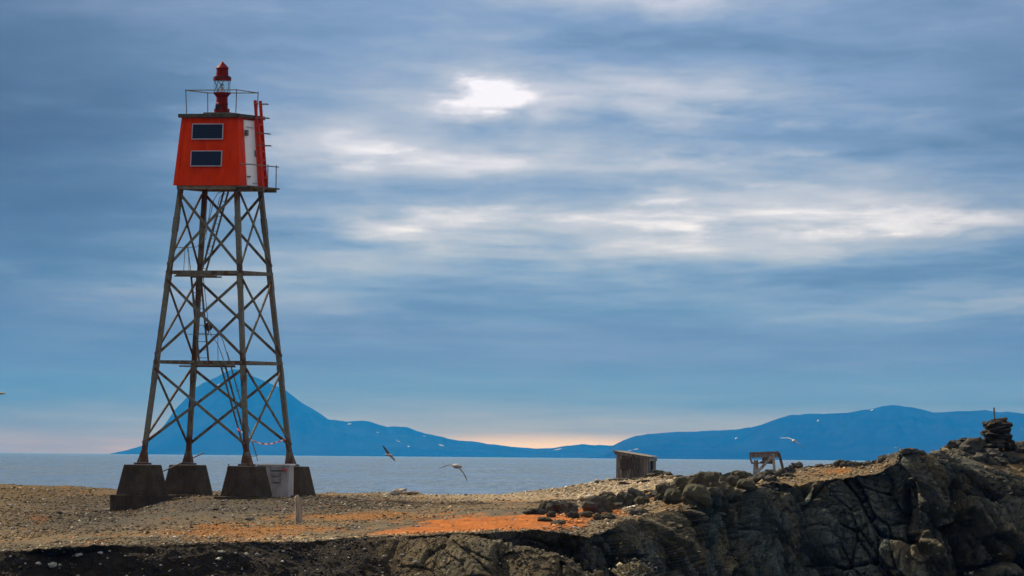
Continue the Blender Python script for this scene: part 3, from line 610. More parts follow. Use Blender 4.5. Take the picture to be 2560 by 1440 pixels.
mb = MB(); mb.lathe([(.10, 0), (.10, .07), (.075, .075), (.07, .06), (.03, .06), (.03, .09), (.005, .09)], 24); hat = mb.build('hatch', MAT['dark_iron'], lan); hat.rotation_euler = fd_.to_track_quat('Z', 'Y').to_euler(); hat.location = fd_*.16+Vector((0, 0, 11.72))
for q in range(8): a0 = q*math.pi/4+.2; mb = MB(); mb.box((.235*math.cos(a0), .235*math.sin(a0), 11.62), (.04, .05, .1), a0); mb.build('lug', MAT['lantern_red'], lan)
for q in range(2): a0 = math.pi*q-.1; mb = MB(); mb.tube([(.27*math.cos(a0), .27*math.sin(a0), 12.63), (.315*math.cos(a0), .315*math.sin(a0), 12.67), (.27*math.cos(a0), .27*math.sin(a0), 12.74)], .012); mb.build('lifting_eye', MAT['dark_iron'], lan)
# climbing ladders inside the legs
def tl(px, py, y): z = (1161-py)/SC; c = 542.5+z/9.06*10; return Vector((((px-c)/SC-math.sin(TH)*y)/math.cos(TH), y, z))
def ladder(p, q, wdir, w, n, rail=.045):
    p = Vector(p); q = Vector(q); wd = Vector(wdir)*w/2; root = None
    for s_ in (-1, 1):
        mb = MB(); mb.bar(p+wd*s_, q+wd*s_, rail, .06, wdir)
        o = mb.build('climbing_ladder' if root is None else 'ladder_rail', MAT['steel'], tower if root is None else root); rusty(o, lambda c: .2); root = root or o
    for j in range(n):
        c = p+(q-p)*(j+.5)/n; mb = MB(); mb.tube([c-wd, c+wd], .012, 6); mb.build('rung', MAT['pipe'], root)
    return root
ladder((-.66, .2, 6.3), (.12, .2, 9.0), (0, 1, 0), .36, 11)
ladder((-.75, .53, 3.36), (-.75, -.25, 6.3), (1, 0, 0), .34, 11, .035)
ladder((1.40, .3, -1.05), (0.02, .3, 3.3), (0, 1, 0), .36, 15)
for c, d in (((-.80, -.05, 6.20), (.9, 1.3, .045)), ((-.35, .45, 3.26), (1.2, .7, .045))):
    mb = MB(); mb.box(c, d); mb.build('landing', MAT['deck_wood'], tower)
for c in ((-.80, -.78, 6.20), (-.80, .70, 6.20)): mb = MB(); mb.bar((-1.3, c[1]*.9, 6.155), (-.2, c[1]*.9, 6.155), .05, .05); mb.build('landing_bearer', MAT['steel'], tower)
for c in (.25, .72): mb = MB(); mb.bar((-1.5, c, 3.215), (.3, c, 3.215), .05, .05); mb.build('landing_bearer', MAT['steel'], tower)
for y, pts in ((-.05, [(560,478),(545,483),(535,500),(528,530),(522,554),(513,585),(504,605),(492,617),(470,619),(441,619)]), (.35, [(558,480),(548,495),(540,530),(528,575),(518,610),(510,650)]),
               (-.2, [(467,618),(472,640),(477,677),(481,713),(488,760),(494,810)]), (-.3, [(509,690),(514,740),(521,804),(527,835),(545,860),(553,880),(561,901)]),
               (.0, [(468,836),(500,837),(545,836),(552,840),(558,852),(568,885),(583,936),(646,1152)]), (.62, [(567,880),(590,962),(615,1048),(640,1135)])):
    mb = MB(); mb.tube([tl(a, b_, y) for a, b_ in pts], .013, 6); mb.build('handrail', MAT['pipe'], tower)
for y, a, b_ in ((-.05, (462,617), (458,680)), (.0, (545,836), (545,903)), (0, (470,619), (472,684)), (-.1, (528,505), (514,600)), (.3, (600,975), (587,975)), (.3, (617,1058), (603,1058)), (.3, (645,1138), (628,1140))):
    mb = MB(); mb.tube([tl(*a, y), tl(*b_, y)], .011, 6); mb.build('stanchion', MAT['pipe'], tower)
p = tl(521, 817, .15)
mb = MB(); mb.lathe([(.02, -.09), (.10, -.08), (.135, 0), (.14, .03), (.12, .05), (.11, .035), (.01, .03)], 24); fl_ = mb.build('floodlight', MAT['dark_iron'], tower); fl_.location = p; fl_.rotation_euler = (R(82), 0, R(8))
mb = MB(); mb.tube([tl(521, 826, .15), tl(519, 838, .1)], .02, 6); mb.build('lamp_bracket', MAT['dark_iron'], tower); mb = MB(); mb.tube([tl(508, 817, .15), tl(513, 817, .15)], .02, 6); mb.build('lamp_arm', MAT['dark_iron'], tower)

# things on and round the tower
TM = tower.matrix_basis.copy() if tower.matrix_basis else None
TMW = Matrix.Translation(TC) @ tower.rotation_euler.to_matrix().to_4x4()
def tw(v): return TMW @ Vector(v)
def world_obj(name, mb, mat, base, **kw):       # mesh with its origin at its own base
    mb.v = [tuple(Vector(v)-Vector(base)) for v in mb.v]; o = mb.build(name, mat, **kw); o.location = base; return o
def ribbon(pts, w):
    mb = MB(); vs = []
    for i, p in enumerate(pts):
        u = Vector((.35*math.sin(i*1.3), .5*math.cos(i*.9), 1)).normalized()*w/2
        nn = Vector((.0015, -.0015, 0)); vs += [p-u-nn, p+u-nn, p+u+nn, p-u+nn]
    n = len(pts); fs = [(i*4+k, i*4+(k+1) % 4, i*4+4+(k+1) % 4, i*4+4+k) for i in range(n-1) for k in range(4)] + [(3, 2, 1, 0), (n*4-4, n*4-3, n*4-2, n*4-1)]
    return mb.add(vs, fs)
pts = [tw(tl(623+(712-623)*u, 1092+(1096-1092)*u+17*math.sin(math.pi*u)*(1.0-.3*u), -1.80+3.4*u)) for u in np.linspace(0, 1, 15)]
tag(world_obj('barrier_tape', ribbon(pts, .05), MAT['tape'], pts[0]), 'red and white barrier tape sagging between two tower legs', 'barrier tape')
pts = [tw(tl(593+(612-593)*u, 1068+17*u+3*math.sin(5*u), .1-.4*u)) for u in np.linspace(0, 1, 8)]
tag(world_obj('barrier_tape', ribbon(pts, .045), MAT['tape'], pts[0]), 'short scrap of red and white tape tied to the lowest climbing ladder', 'barrier tape')
a = cor('fr', 0); chain = empty('chain', tw((a.x-.42, a.y-.70, -1.1)), (0, 0, -TH)); tag(chain, 'rusty chain hanging down the front of a concrete plinth', 'chain')
mb = MB(); mb.lathe([], 3) if False else None
lk = MB(); ring = [(.028*math.cos(q*math.pi/5), 0, .05*math.sin(q*math.pi/5)) for q in range(11)]; lk.tube(ring, .010, 5); lkm = lk.mesh('link', MAT['chain_rust'])
for j in range(14):
    u = j/13; o = bpy.data.objects.new('link', lkm); link(o, chain); o.location = (.14*u*0+.02*math.sin(j), .215*u-.02, 1.06*u+.02); o.rotation_euler = (-.2, 0, (j % 2)*1.57)
mb = MB(); mb.tube([at(403, 1180, 241.5), at(470, 1150, 242.5), at(510, 1132, 243)], .022, 6); o = world_obj('leaning_pole', mb, MAT['post_wood'], at(403, 1180, 241.5)); tag(o, 'thin bare pole resting slantwise on the rear concrete plinth', 'pole')
# white storage shed behind the tower
sp = at(681, 1238, 238.75); shed2 = empty('storage_shed', sp, (0, 0, R(-10))); tag(shed2, 'low whitish metal-clad shed between two concrete plinths', 'shed')
mb = MB(); mb.box((0, .42, .43), (1.06, .8, 1.10)); wl_ = mb.build('wall', MAT['white_sheet'], shed2)
x = -.52
while x < .53:
    mb = MB(); mb.box((x+.01, .01, .43), (.032, .035, 1.09)); mb.build('cladding_rib', MAT['white_sheet'], wl_); x += .066
mb = MB(); mb.box((0, .42, 1.0), (1.16, .92, .05)); mb.build('roof', MAT['shed_roof_white'], shed2)
for (x, z, w, h) in ((.14, .89, .40, .14), (.11, .70, .30, .13), (.13, .49, .26, .12)):
    mb = MB(); mb.box((x, -.03, z), (w, .04, h)); lv = mb.build('shutter', MAT['grey_wood'], shed2)
    for q in range(3): mb = MB(); mb.box((x, -.056, z-h/2+h*(q+.5)/3), (w*.96, .02, h*.2)); mb.build('slat', MAT['white_sheet'], lv)
mb = MB(); mb.box((.40, -.024, .83), (.10, .03, .08)); mb.build('warning_plate', MAT['tape_red'], shed2)

# ------------------------------------------------------------------ weathered plank hut
hb = at(1590, 1200, 300); hb.z = gz(hb.x, hb.y)-.06
hut = empty('plank_hut', hb, (0, 0, R(-17))); tag(hut, 'small grey plank hut with a lean-to roof and open window', 'hut')
topz = at(1540, 1131, 300).z-hb.z; W_, D_ = 1.36, 1.18
def rz_(x): return topz-.0-(x+W_/2)*.15
nb = 11; xs = np.linspace(-W_/2, W_/2, nb+1)
for i in range(nb):
    w = xs[i+1]-xs[i]-.012; xm = (xs[i]+xs[i+1])/2; mb = MB(); h = rz_(xm)
    b0 = random.uniform(-.01, .02); mb.add([(xm-w/2, -D_/2+random.uniform(-.012, .008), b0), (xm+w/2, -D_/2, b0), (xm+w/2, -D_/2+.03, b0), (xm-w/2, -D_/2+.03, b0), (xm-w/2, -D_/2+random.uniform(-.01, .01), rz_(xm-w/2)), (xm+w/2, -D_/2, rz_(xm+w/2)), (xm+w/2, -D_/2+.03, rz_(xm+w/2)), (xm-w/2, -D_/2+.03, rz_(xm-w/2))], [(3,2,1,0),(4,5,6,7)]+[(k, (k+1) % 4, (k+1) % 4+4, k+4) for k in range(4)])
    mb.build('plank', MAT['grey_wood'], hut)
    mb = MB(); mb.box((xm, D_/2, h/2), (w, .03, h-.02)); mb.build('plank', MAT['grey_wood'], hut)
ys = np.linspace(-D_/2+.05, D_/2-.05, 8)
for i in range(7):
    ym = (ys[i]+ys[i+1])/2; w = ys[i+1]-ys[i]-.012; h = rz_(W_/2)-.13; win = i in (1, 2, 3, 4); wb = rz_(W_/2)-.50
    mb = MB(); mb.box((W_/2, ym, (wb if win else h)/2), (.03, w, wb if win else h)); mb.build('plank', MAT['grey_wood'], hut)
    if not (i in (1, 2)): mb = MB(); mb.box((-W_/2, ym, rz_(-W_/2)/2), (.03, w, rz_(-W_/2)-.02)); mb.build('plank', MAT['grey_wood'], hut)
    else: mb = MB(); mb.box((-W_/2, ym, (wb-.02)/2), (.03, w, wb-.02)); mb.build('plank', MAT['grey_wood'], hut)
mb = MB(); mb.box((W_/2+.02, 0, rz_(W_/2)-.08), (.04, D_+.06, .12)); mb.build('fascia', MAT['roof_wood'], hut)
mb = MB(); mb.box((W_/2+.02, -.02, rz_(W_/2)-.52), (.05, .78, .05)); mb.build('window_sill', MAT['grey_wood'], hut)
mb = MB(); mb.bar((-W_/2-.06, -D_/2-.035, rz_(-W_/2-.06)-.03), (W_/2+.05, -D_/2-.035, rz_(W_/2+.05)-.03), .04, .10); mb.build('fascia', MAT['grey_wood'], hut)
for i in range(8):
    y0 = -D_/2-.07+i*(D_+.14)/8; y1 = y0+(D_+.14)/8-.015; ym = (y0+y1)/2
    mb = MB(); mb.bar((-W_/2-.08, ym, rz_(-W_/2-.08)+.05), (W_/2+.10, ym, rz_(W_/2+.10)+.05), y1-y0, .03); mb.build('roof_board', MAT['roof_wood'], hut)
mb = MB(); mb.tube([(-W_/2-.08, -D_/2-.09, rz_(-W_/2-.08)+.03), (-W_/2-.08, D_/2+.08, rz_(-W_/2-.08)+.03)], .045, 10); mb.build('ridge_pole', MAT['grey_wood'], hut)
mb = MB(); mb.box((-.27, -D_/2-.025, topz-.47), (.46, .03, .40), 0, .01); mb.build('patch_board', MAT['dark_iron'], hut)

# ------------------------------------------------------------------ sawhorse bench
sb = surf(1908, 1192)[0]; saw = empty('sawhorse', sb, (0, 0, R(-8))); tag(saw, 'weathered wooden sawhorse bench with splayed legs and diagonal brace', 'sawhorse')
kx = sb.y/F
def sl(px, py, y=0): v = at(px, py, sb.y); return Vector(((px-1908)*kx, y, v.z-sb.z))
sag = [('top_rail', [(1874,1138,-.22),(1943,1136,-.22)], .06, .16), ('top_rail', [(1876,1138,.25),(1944,1137,.25)], .06, .15), ('top_board', [(1873,1131.5,0),(1945,1129.5,0)], .56, .03),
       ('leg', [(1934,1133,-.24),(1939,1200,-.30)], .08, .07), ('leg', [(1944,1133,.22),(1957,1185,.30)], .08, .07), ('leg', [(1888,1150,-.20),(1886,1202,-.24)], .08, .07), ('leg', [(1889,1150,.24),(1890,1196,.30)], .07, .06),
       ('diagonal_brace', [(1930,1142,-.29),(1885,1191,-.31)], .04, .085), ('end_board', [(1875,1146,-.2),(1882,1160,-.2)], .04, .06), ('shelf', [(1880,1158,-.05),(1899,1157.5,-.05)], .45, .04), ('tie_rail', [(1899,1156,.05),(1934,1157,.05)], .05, .07), ('lower_board', [(1902,1147,.18),(1934,1149,.18)], .04, .13)]
for nm, (a, b_), w, h in sag:
    mb = MB(); mb.bar(sl(*a), sl(*b_), w, h, (0, 0, 1) if abs(a[1]-b_[1]) < 20 else (1, 0, 0)); mb.build(nm, MAT['pale_wood'], saw)

# ------------------------------------------------------------------ rocks
def rock_mesh(name, seed, mat, flat=(1, 1, 1), sub=3, rough=.34, cells=1.15, tilt=1.7):
    import bmesh
    bm = bmesh.new(); bmesh.ops.create_icosphere(bm, subdivisions=sub, radius=1)
    v = np.array([q.co for q in bm.verts]); n = v.copy(); o = np.array((seed*3.7, seed*1.9, seed*5.1))
    f1, _ = facets(v*cells+o, seed, tilt); f2, _ = facets(v*2.6+o, seed+50, tilt)
    v = v*(1+f1*rough*1.5+f2*rough*.5+(fbm(v*1.3+o, 3, seed)-.5)*.35)[:, None]*np.array(flat)
    for q, c in zip(bm.verts, v): q.co = c
    me = bpy.data.meshes.new(name); bm.to_mesh(me); bm.free(); me.materials.append(MAT[mat]); return me
DARK = [rock_mesh('boulder', 301+i, 'rock_dark', (1, .8, .72)) for i in range(4)]
MOSS = [rock_mesh('boulder', 331+i, 'rock_mossy', (1, .85, .75), rough=.27, tilt=1.0) for i in range(4)]
PALE = [rock_mesh('stone', 361+i, 'rock_pale', (1, .8, .62), 2) for i in range(4)]
TAN = [rock_mesh('stone', 391+i, 'rock_tan', (1, .8, .6), 2) for i in range(4)]
def rock(pool, px, py, wpx, hpx, label, group, name='boulder', cat='boulder', sink=.3, lo=g0, hi=g1):
    p, r, c = surf(px, py, lo, hi); k = p.y/F; o = bpy.data.objects.new(name, random.choice(pool)); link(o)
    w = wpx*k/2; h = hpx*k/2/.7; o.scale = (w, w*random.uniform(.8, 1.1), h)
    o.rotation_euler = (random.uniform(-.12, .12), random.uniform(-.15, .15), random.choice((0, math.pi))+random.uniform(-.5, .5))
    o.location = p+Vector((0, 0, h*.7*(1-2*sink))); tag(o, label, cat, group); return o
L1 = 'dark mossy boulder in the jumbled row between hut and cliff edge'; G1 = 'boulders in the row between hut and cliff'
for (px, py, w, h) in ((1668,1250,46,40),(1690,1262,44,34),(1716,1236,54,40),(1745,1262,60,44),(1705,1215,44,26),(1762,1232,58,44),(1790,1212,50,30),(1802,1245,48,40),(1825,1222,44,36),(1780,1252,44,28),(1850,1206,40,24),(1835,1240,36,24),(1735,1214,40,24),(1870,1222,40,22),(1660,1232,36,24)):
    rock(MOSS, px, py, w*1.3, h*1.3, ('large ' if w > 48 else 'smaller ')+L1, G1, sink=.22)
L2 = 'dark boulder lying among the orange moss'; G2 = 'boulders on the orange moss flat'
for (px, py, w, h) in ((1368,1290,40,30),(1392,1291,48,30),(1418,1287,48,24),(1338,1296,46,14),(1378,1300,22,14),(1488,1293,58,38),(1512,1290,40,30),(1464,1298,36,14),(1497,1303,20,14),(1525,1300,34,14),(1562,1266,42,34),(1582,1262,52,40),(1605,1262,36,24),(1545,1276,36,16),(1518,1256,40,24),(1530,1262,30,20),(1600,1286,44,14),(1430,1302,26,12),(1398,1316,34,10),(1362,1312,30,9),(1640,1246,46,16),(1590,1242,40,14),(1625,1238,34,12)):
    rock(DARK if w > 40 else MOSS, px, py, w*1.15, h*1.45, ('bulky ' if h > 26 else 'low ' if h > 12 else 'flat ')+L2+(' in the long cluster at its seaward side' if px < 1440 else ' in the tent-shaped heap' if px < 1527 and py > 1280 else ' near the pale plank'), G2, sink=.2)
L3 = 'dark lumpy rock on the crest beside the plank hut'; G3 = 'rocks on the crest by the hut'
for (px, py, w, h) in ((1625,1192,34,14),(1648,1190,40,22),(1668,1193,36,18),(1690,1196,34,12),(1530,1200,30,10),(1555,1203,36,10),(1590,1200,30,9),(1560,1215,40,10),(1500,1206,30,8),(1610,1206,36,10),(1735,1198,26,10),(1760,1197,24,12),(1780,1198,24,12)):
    rock(MOSS, px, py, w, h, ('tall ' if h > 15 else 'low ' if h > 9 else 'flat ')+L3+(', in front of its wall' if 1540 < px < 1615 else ' at the cliff side' if px > 1615 else ' at the beach side'), G3)
L4 = 'rounded dark rock beside the sawhorse legs'; G4 = 'rocks round the sawhorse'
for (px, py, w, h) in ((1808,1204,34,18),(1838,1202,30,16),(1858,1200,50,26),(1908,1198,40,20),(1925,1194,40,22),(1955,1194,40,30),(1975,1184,30,20),(1972,1195,30,12),(1895,1206,50,28),(1930,1206,46,26)):
    rock(DARK, px, py, w, h, ('bulky ' if h > 24 else 'middling ' if h > 17 else 'low ')+L4+(', hut side' if px < 1915 else ', cairn side'), G4)
L5 = ' dark stone from the sawhorse in the low line along the crest'; G5 = 'stones lining the crest'
ORD = 'first second third fourth fifth sixth seventh eighth ninth tenth eleventh twelfth thirteenth fourteenth fifteenth sixteenth seventeenth'.split()
for oi_, px in enumerate(np.arange(1985, 2185, 13.0)):
    b_ = np.interp(px, [1985, 2150, 2190], [1176, 1166, 1160]); rock(DARK, px+random.uniform(-4, 4), b_+random.uniform(0, 3), random.uniform(20, 32), random.choice((10, 13, 18, 22)), ORD[oi_]+L5, G5, sink=.2)
L6 = 'broken dark block on the rocky crest by the cairn'; G6 = 'blocks on the crest by the cairn'
for (px, py, w, h) in ((2190,1160,30,18),(2212,1154,34,24),(2246,1140,34,26),(2275,1140,44,18),(2300,1142,30,14),(2345,1146,46,28),(2372,1136,40,30),(2390,1120,50,26),(2418,1116,46,22),(2440,1130,66,50),(2475,1142,60,34),(2520,1150,60,30),(2545,1116,50,22),(2560,1110,50,22),(2500,1160,44,24),(2535,1135,44,24),(2405,1140,50,36),(2460,1156,60,34),(2556,1140,40,24)):
    rock(DARK, px, py, w, h, ('massive ' if w > 56 else 'big ' if w > 44 else 'small ')+L6+(', on the high ledge' if py < 1125 else ', on the slope below it' if px > 2395 else ', on the sawhorse side'), G6, lo=g0-20)
for (px, py, w, h, l) in ((625,1301,26,13,'pale angular stone on gravel near the standing post'),(318,1326,24,14,'tan stone casting a shadow on the left gravel flat'),(808,1272,22,11,'smooth tan stone between the post and the tower'),(853,1283,26,11,'pale flat stone on gravel beyond the standing post'),(150,1288,14,10,'small dark upright stone on the left gravel flat'),(540,1278,18,9,'dark wedge stone in front of the tower'),(1128,1376,40,14,'')):
    if l: rock(TAN if 'tan' in l else DARK if 'dark' in l else PALE, px, py, w, h, l, None, 'stone', 'stone', .2)
L7 = 'knobbly pale rock in the outcrop on the shore crest'; G7 = 'pale rocks of the crest outcrop'
for (px, py, w, h) in ((985,1236,30,16),(1000,1234,34,20),(1018,1237,28,14),(1032,1238,26,12),(1045,1238,24,11),(968,1238,20,8),(885,1234,18,8),(1163,1238,9,9)):
    rock(PALE if px < 1010 else TAN, px, py, w, h, L7, G7, 'stone', 'stone', .2)
L8 = 'fist-sized pale stone scattered on the gravel flat'; G8 = 'pale stones scattered over the gravel'
for i in range(120):
    px = random.uniform(20, 1660); py = random.uniform(1238, 1352); rock(PALE if random.random() < .55 else TAN, px, py, random.uniform(6, 13), random.uniform(4, 8), L8, G8, 'stone', 'stone', .25)
L9 = 'pale stone stuck in the shaded bank'; G9 = 'pale stones in the shaded bank'
for (px, py, w, h) in [(130,1410,20,16),(195,1384,20,10),(250,1382,12,8),(96,1409,14,9),(148,1403,10,8),(555,1384,18,8),(615,1392,16,10),(643,1389,14,9),(910,1376,12,7),(1040,1404,16,10),(960,1390,10,7)]+[(random.uniform(20, 1250), random.uniform(1372, 1436), random.uniform(4, 9), random.uniform(3, 6)) for _ in range(26)]:
    rock(PALE, px, py, w, h, L9, G9, 'stone', 'stone', .25, 0, g0)
# standing driftwood post, planks
pb = surf(748, 1306)[0]; k = pb.y/F
mb = MB(); prof = [(.11, -.15), (.105, 0), (.10, .25), (.085, .55), (.06, .70), (.035, .74)]
vs = []; n = 14
for r_, z in prof:
    for q in range(n):
        a0 = 2*math.pi*q/n; rr_ = r_*(1+.08*math.sin(3*a0)+.05*math.sin(5*a0+z*4)); vs.append((rr_*math.cos(a0)-.05*z-.03*(z > .6), rr_*math.sin(a0)*.8, z+(.02*math.cos(a0) if z > .5 else 0)))
mb.add(vs, [(i*n+q, i*n+(q+1) % n, (i+1)*n+(q+1) % n, (i+1)*n+q) for i in range(len(prof)-1) for q in range(n)]+[tuple(range((len(prof)-1)*n, len(prof)*n)), tuple(range(n-1, -1, -1))])
po = mb.build('driftwood_post', MAT['post_wood'], smooth=True); po.location = pb; tag(po, 'stubby bleached post standing upright in the gravel', 'post')
def board(px, py, px2, py2, w, label, mat='pale_wood', Y=None):
    a, b_ = surf(px, py)[0], surf(px2, py2)[0]
    if Y: a, b_ = at(px, py, Y), at(px2, py2, Y)
    mb = MB(); mb.bar(a+Vector((0, 0, .02)), b_+Vector((0, 0, .03)), w, .03); o = world_obj('driftwood_plank', mb, MAT[mat], a); tag(o, label, 'plank')
board(1561, 1279, 1586, 1272, .12, 'pale driftwood plank at the foot of dark boulders', 'shed_roof_white')
board(258, 1276, 285, 1274, .25, 'weathered plank lying against the corner footing')
mb = MB(); q = at(322, 1279, 237.4); mb.add([q+Vector((-.11, 0, -.05)), q+Vector((.12, 0, -.05)), q+Vector((.07, .05, .13)), q+Vector((-.11, .1, -.05)), q+Vector((.12, .1, -.05)), q+Vector((.07, .12, .13))], [(0, 1, 2), (5, 4, 3), (0, 3, 4, 1), (1, 4, 5, 2), (2, 5, 3, 0)])
o = world_obj('wedge_stone', mb, MAT['rock_tan'], q); tag(o, 'tan triangular slab propped against the corner footing', 'stone')

# ------------------------------------------------------------------ cairn
cb = at(2492, 1108, 203.4); kc = 203.4/F
cairn = empty('cairn', cb); tag(cairn, 'stacked flat-stone cairn with a stick upright in its top', 'cairn')
SLAB = [rock_mesh('stone', 421+i, 'rock_cairn', (1, .85, .9), 2, .30) for i in range(7)]
z = -.12; topc = at(2492, 1048, 203.4).z-cb.z; lay = 0
while z < topc-.10:
    th = random.uniform(.085, .15); u = (z+.1)/(topc+.1); rad = (.42-.04*u if u < .8 else .28)*random.uniform(.82, 1.1); n = 6 if u < .8 else 4
    for q in range(n):
        a0 = 2*math.pi*(q+.5*(lay % 2))/n+random.uniform(-.2, .2); o = bpy.data.objects.new('stone', random.choice(SLAB)); link(o, cairn)
        o.scale = (random.uniform(.15, .28), random.uniform(.12, .2), th*random.uniform(.5, 1.0)); rd = rad*random.uniform(.5, .92)
        o.location = (rd*math.cos(a0)-.03+.06*u, rd*math.sin(a0), z+th/2); o.rotation_euler = (random.uniform(-.28, .28), random.uniform(-.32, .32), a0+1.57+random.uniform(-.7, .7))
    o = bpy.data.objects.new('stone', random.choice(SLAB)); link(o, cairn); o.scale = (.22, .22, th*.75); o.location = (0, 0, z+th/2); o.rotation_euler = (0, 0, random.uniform(0, 6))
    z += th*.92; lay += 1
for (dx_, dz_, s_) in ((.10, .03, .17), (-.13, -.03, .2), (.02, .0, .16), (.18, -.06, .15), (-.27, -.05, .05)):
    o = bpy.data.objects.new('stone', random.choice(SLAB)); link(o, cairn); o.scale = (s_, s_*.8, s_*.55); o.location = (dx_, -.08, z+dz_); o.rotation_euler = (.1, -.35, random.uniform(-.5, .5))
mb = MB(); mb.bar((-.06, .0, z-.25), (-.085, .0, at(2484, 1019, 203.4).z-cb.z), .045, .05, (0, 1, 0)); mb.build('stick', MAT['grey_wood'], cairn)

# ------------------------------------------------------------------ gulls
def bird(Y, head, tail, wings, chords, hd, br, label, dk=(1, 1)):
    """body from tail to head, wings as polylines (px, py, depth) from shoulder to tip, hd = heading"""
    k = Y/F; H = at(*head[:2], Y)+Vector((0, head[2], 0)); T_ = at(*tail[:2], Y)+Vector((0, tail[2], 0)); base = (H+T_)/2
    vs, fs, dark = [], [], []; d = (H-T_); Ld = d.length; d.normalize(); a = d.cross(Vector((0, 0, 1))).normalized(); u = a.cross(d); n = 10
    prof = [(0, .10), (.10, .30), (.25, .62), (.45, 1), (.62, .95), (.74, .72), (.82, .60), (.90, .58), (.95, .42), (.965, .20), (1.0, .04)]
    for s_, r_ in prof:
        for q in range(n): an = 2*math.pi*q/n; vs.append(T_+d*Ld*s_+(a*math.cos(an)*(1.5 if s_ < .12 else 1)+u*math.sin(an)*(.35 if s_ < .12 else .9))*br*r_-base); dark.append(.9 if s_ > .96 else .6 if math.sin(an) < .2 and s_ > .2 else .22)
    fs += [(i*n+q, i*n+(q+1) % n, (i+1)*n+(q+1) % n, (i+1)*n+q) for i in range(len(prof)-1) for q in range(n)]+[tuple(range(n-1, -1, -1)), tuple(range((len(prof)-1)*n, len(prof)*n))]
    hd = Vector(hd).normalized()
    for wi, w in enumerate(wings):
        pts = [at(x, y, Y)+Vector((0, z_, 0)) for x, y, z_ in w]
        b0 = len(vs); m_ = 6; L = len(pts)
        for i, p in enumerate(pts):
            tn = (pts[min(i+1, L-1)]-pts[max(i-1, 0)]).normalized(); up = tn.cross(hd).normalized(); c = chords[i]; th = .028*(1-.75*i/(L-1))
            for (cx_, tz) in ((.45, 0), (.25, .5), (-.2, .4), (-.55, 0), (-.2, -.35), (.25, -.5)): vs.append(p+hd*cx_*c+up*tz*th-base); dark.append(dk[wi]*(.95 if i >= L-2 else .8 if tz <= 0 else .5))
        fs += [(b0+i*m_+q, b0+i*m_+(q+1) % m_, b0+(i+1)*m_+(q+1) % m_, b0+(i+1)*m_+q) for i in range(L-1) for q in range(m_)]+[tuple(range(b0+m_-1, b0-1, -1)), tuple(range(b0+(L-1)*m_, b0+L*m_))]
    mb = MB(); mb.add(vs, fs); o = mb.build('gull', MAT['bird'], smooth=True); o.location = base
    at3 = o.data.attributes.new('dark', 'FLOAT', 'POINT'); at3.data.foreach_set('value', np.array(dark, np.float32)); tag(o, label, 'gull', 'gulls in flight'); return o
ch = (.20, .19, .15, .10, .02)
bird(240, (982.5,1138,.0), (960,1136,.0), [[(972,1135,0),(968.5,1129,-.02),(965,1124,-.05),(961,1119,-.1),(956.7,1112.8,-.2)], [(975,1138.5,0),(978.5,1142,.05),(981.5,1145,.1),(984.5,1148.5,.15),(987.3,1153,.2)]], tuple(c*.62 for c in ch), (.9, .4, 0), .048, 'gull banking with dark narrow wings held almost upright above the sea', (1.1, 1.1))
bird(230, (1155,1166.5,.10), (1128,1164.5,-.1), [[(1134,1163,0),(1127,1161.5,0),(1119,1163,-.0),(1108,1167.5,0),(1094.5,1173,0)], [(1147,1168.5,0),(1153,1175,0),(1159,1183,0),(1164,1192,0),(1168.5,1204,0)]], ch, (.35, .95, .0), .088, 'pale gull gliding low with drooping wings above the shore', (.75, 1.1))
bird(235, (1985.5,1100.5,.18), (1981.5,1103,-.2), [[(1981,1100,0),(1977.5,1097.5,0),(1973,1095.3,0),(1966,1095,0),(1950.5,1095,0)], [(1985,1102,0),(1990,1104,0),(1996,1108,0),(2002,1113.5,0),(2008.5,1121.5,0)]], ch, (.05, .99, .1), .055, 'small gull with arched wings in front of the far mountain above the sawhorse', (.3, 1))
bird(235, (14,983.5,0), (-14,983,0), [[(-6,982,0),(-12,977,.2),(-20,972,.3),(-30,968,.4),(-44,966,.5)], [(-6,984,0),(-12,988,-.2),(-20,992,-.3),(-30,996,-.4),(-40,1002,-.5)]], ch, (1, 0, 0), .05, 'gull in level flight far from the other three, bill foremost', (1, 1))

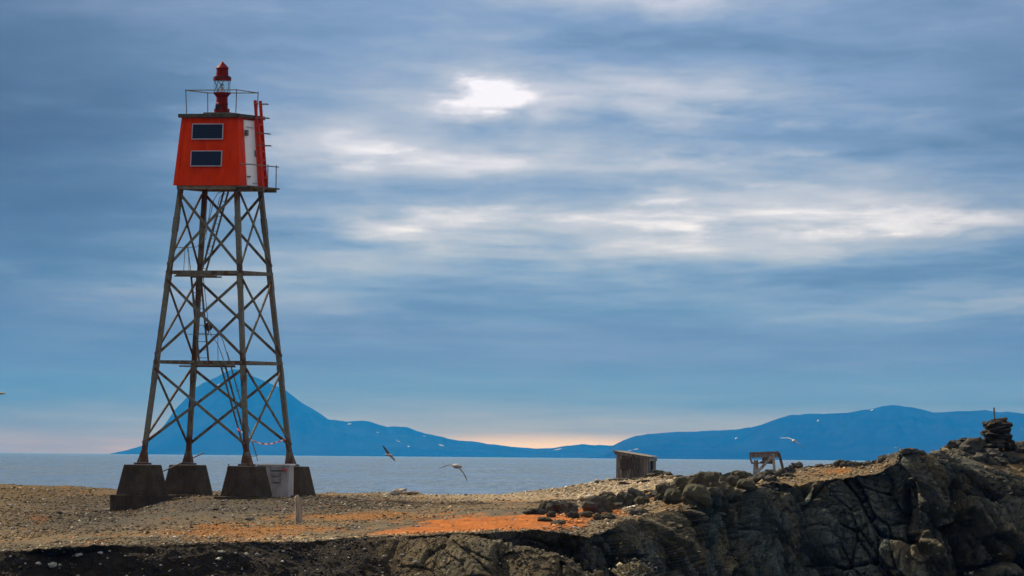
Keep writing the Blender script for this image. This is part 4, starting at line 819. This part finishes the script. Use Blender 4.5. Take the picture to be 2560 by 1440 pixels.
# ------------------------------------------------------------------ gravel: tens of thousands of real stones
def scatter(n, r0, r1, c0, c1, smin, smax, wfun, seed, flat=.6):
    g = np.random.default_rng(seed); out = []
    V4 = D3[r0:r1, c0:c1]; ar = np.linalg.norm(np.cross(V4[1:, :-1]-V4[:-1, :-1], V4[:-1, 1:]-V4[:-1, :-1]), axis=-1)*wfun[r0:r1-1, c0:c1-1]
    p = (ar/ar.sum()).ravel(); ids = g.choice(p.size, n, p=p); rr_, cc_ = np.unravel_index(ids, ar.shape); u, v = g.random(n)[:, None], g.random(n)[:, None]
    pos = V4[rr_, cc_]+(V4[rr_+1, cc_]-V4[rr_, cc_])*u+(V4[rr_, cc_+1]-V4[rr_, cc_])*v; col = C[r0:r1, c0:c1][rr_, cc_]
    size = smin*np.exp(np.abs(g.normal(0, .55, n)))*1.0; size = np.minimum(size, smax)
    base = np.array([(1, 0, 0), (-1, 0, 0), (0, 1, 0), (0, -1, 0), (0, 0, 1), (0, 0, -1)], float)
    tri = np.array([(0,2,4),(2,1,4),(1,3,4),(3,0,4),(2,0,5),(1,2,5),(3,1,5),(0,3,5)])
    q = base[None]*(1+g.uniform(-.35, .35, (n, 6, 1))) + g.uniform(-.22, .22, (n, 6, 3)); q[..., 2] *= flat
    an = g.uniform(0, 6.28, n); ca, sa = np.cos(an)[:, None], np.sin(an)[:, None]; q = np.stack([q[..., 0]*ca-q[..., 1]*sa, q[..., 0]*sa+q[..., 1]*ca, q[..., 2]], -1)
    q = q*size[:, None, None]+pos[:, None]; q[..., 2] += size[:, None]*.15
    br = g.lognormal(.0, .5, (n, 1)); gy = col.mean(1, keepdims=True); cl = (col*.7+gy*np.array((1.12, 1.0, .82))*.3)*br; wh = g.random(n) < .035; cl[wh] = np.array((.5, .47, .43))*g.uniform(.7, 1.15, (wh.sum(), 1))
    return q, np.repeat(np.clip(cl*1.05, .008, .7)[:, None], 6, 1), tri
sets = []
on = (1-rocky)*(SEG >= 0); okc = np.ones_like(on)
cA, cB = COLI(-60), COLI(2620)
moss_less = 1-.93*np.clip(sst(so, .3, .6), 0, 1)
gA = on*moss_less*(.35+1.0*sst(fbm(P*np.array((.4, .15, .4)), 4, 111), .4, .62))
sets.append(scatter(34000, g0, g1+6, cA, cB, .014, .055, gA, 1))
sets.append(scatter(10000, g0, g1+6, cA, cB, .024, .075, on*moss_less*(.08+1.6*sst(fbm(P*np.array((.5, .2, .5)), 4, 117), .46, .62)), 6, .7))
sets.append(scatter(15000, sum(NR[:1]), g0+4, cA, cB, .014, .07, on*(.3+sst(fbm(P*1.0, 3, 113), .45, .6)), 2))
sets.append(scatter(9000, g0-6, g0+16, cA, COLI(1480), .016, .06, on, 3))
sets.append(scatter(5000, g0, g1+4, COLI(1380), COLI(2230), .03, .11, on, 4))
sets.append(scatter(6000, sum(NR[:1]), g1, COLI(1450), cB, .02, .11, np.clip(rocky, .02, 1)*np.clip(N[..., 2], .02, 1)**2, 5))
AV = np.concatenate([s_[0].reshape(-1, 3) for s_ in sets]); AC = np.concatenate([s_[1].reshape(-1, 3) for s_ in sets]); nt = len(AV)//6
AF = (sets[0][2][None]+np.arange(nt)[:, None, None]*6).reshape(-1, 3)
me = bpy.data.meshes.new('gravel'); me.vertices.add(len(AV)); me.vertices.foreach_set('co', AV.ravel()); me.loops.add(AF.size); me.loops.foreach_set('vertex_index', AF.ravel().astype(np.int32))
me.polygons.add(len(AF)); me.polygons.foreach_set('loop_start', np.arange(0, AF.size, 3, dtype=np.int32))
a = me.color_attributes.new('Col', 'FLOAT_COLOR', 'POINT'); cc = np.ones((len(AV), 4)); cc[:, :3] = AC; a.data.foreach_set('color', cc.ravel()); me.update(calc_edges=True); me.materials.append(MAT['gravel'])
tag(link(bpy.data.objects.new('gravel', me)), 'loose grey and tan gravel strewn over the ground', 'gravel', kind='stuff')
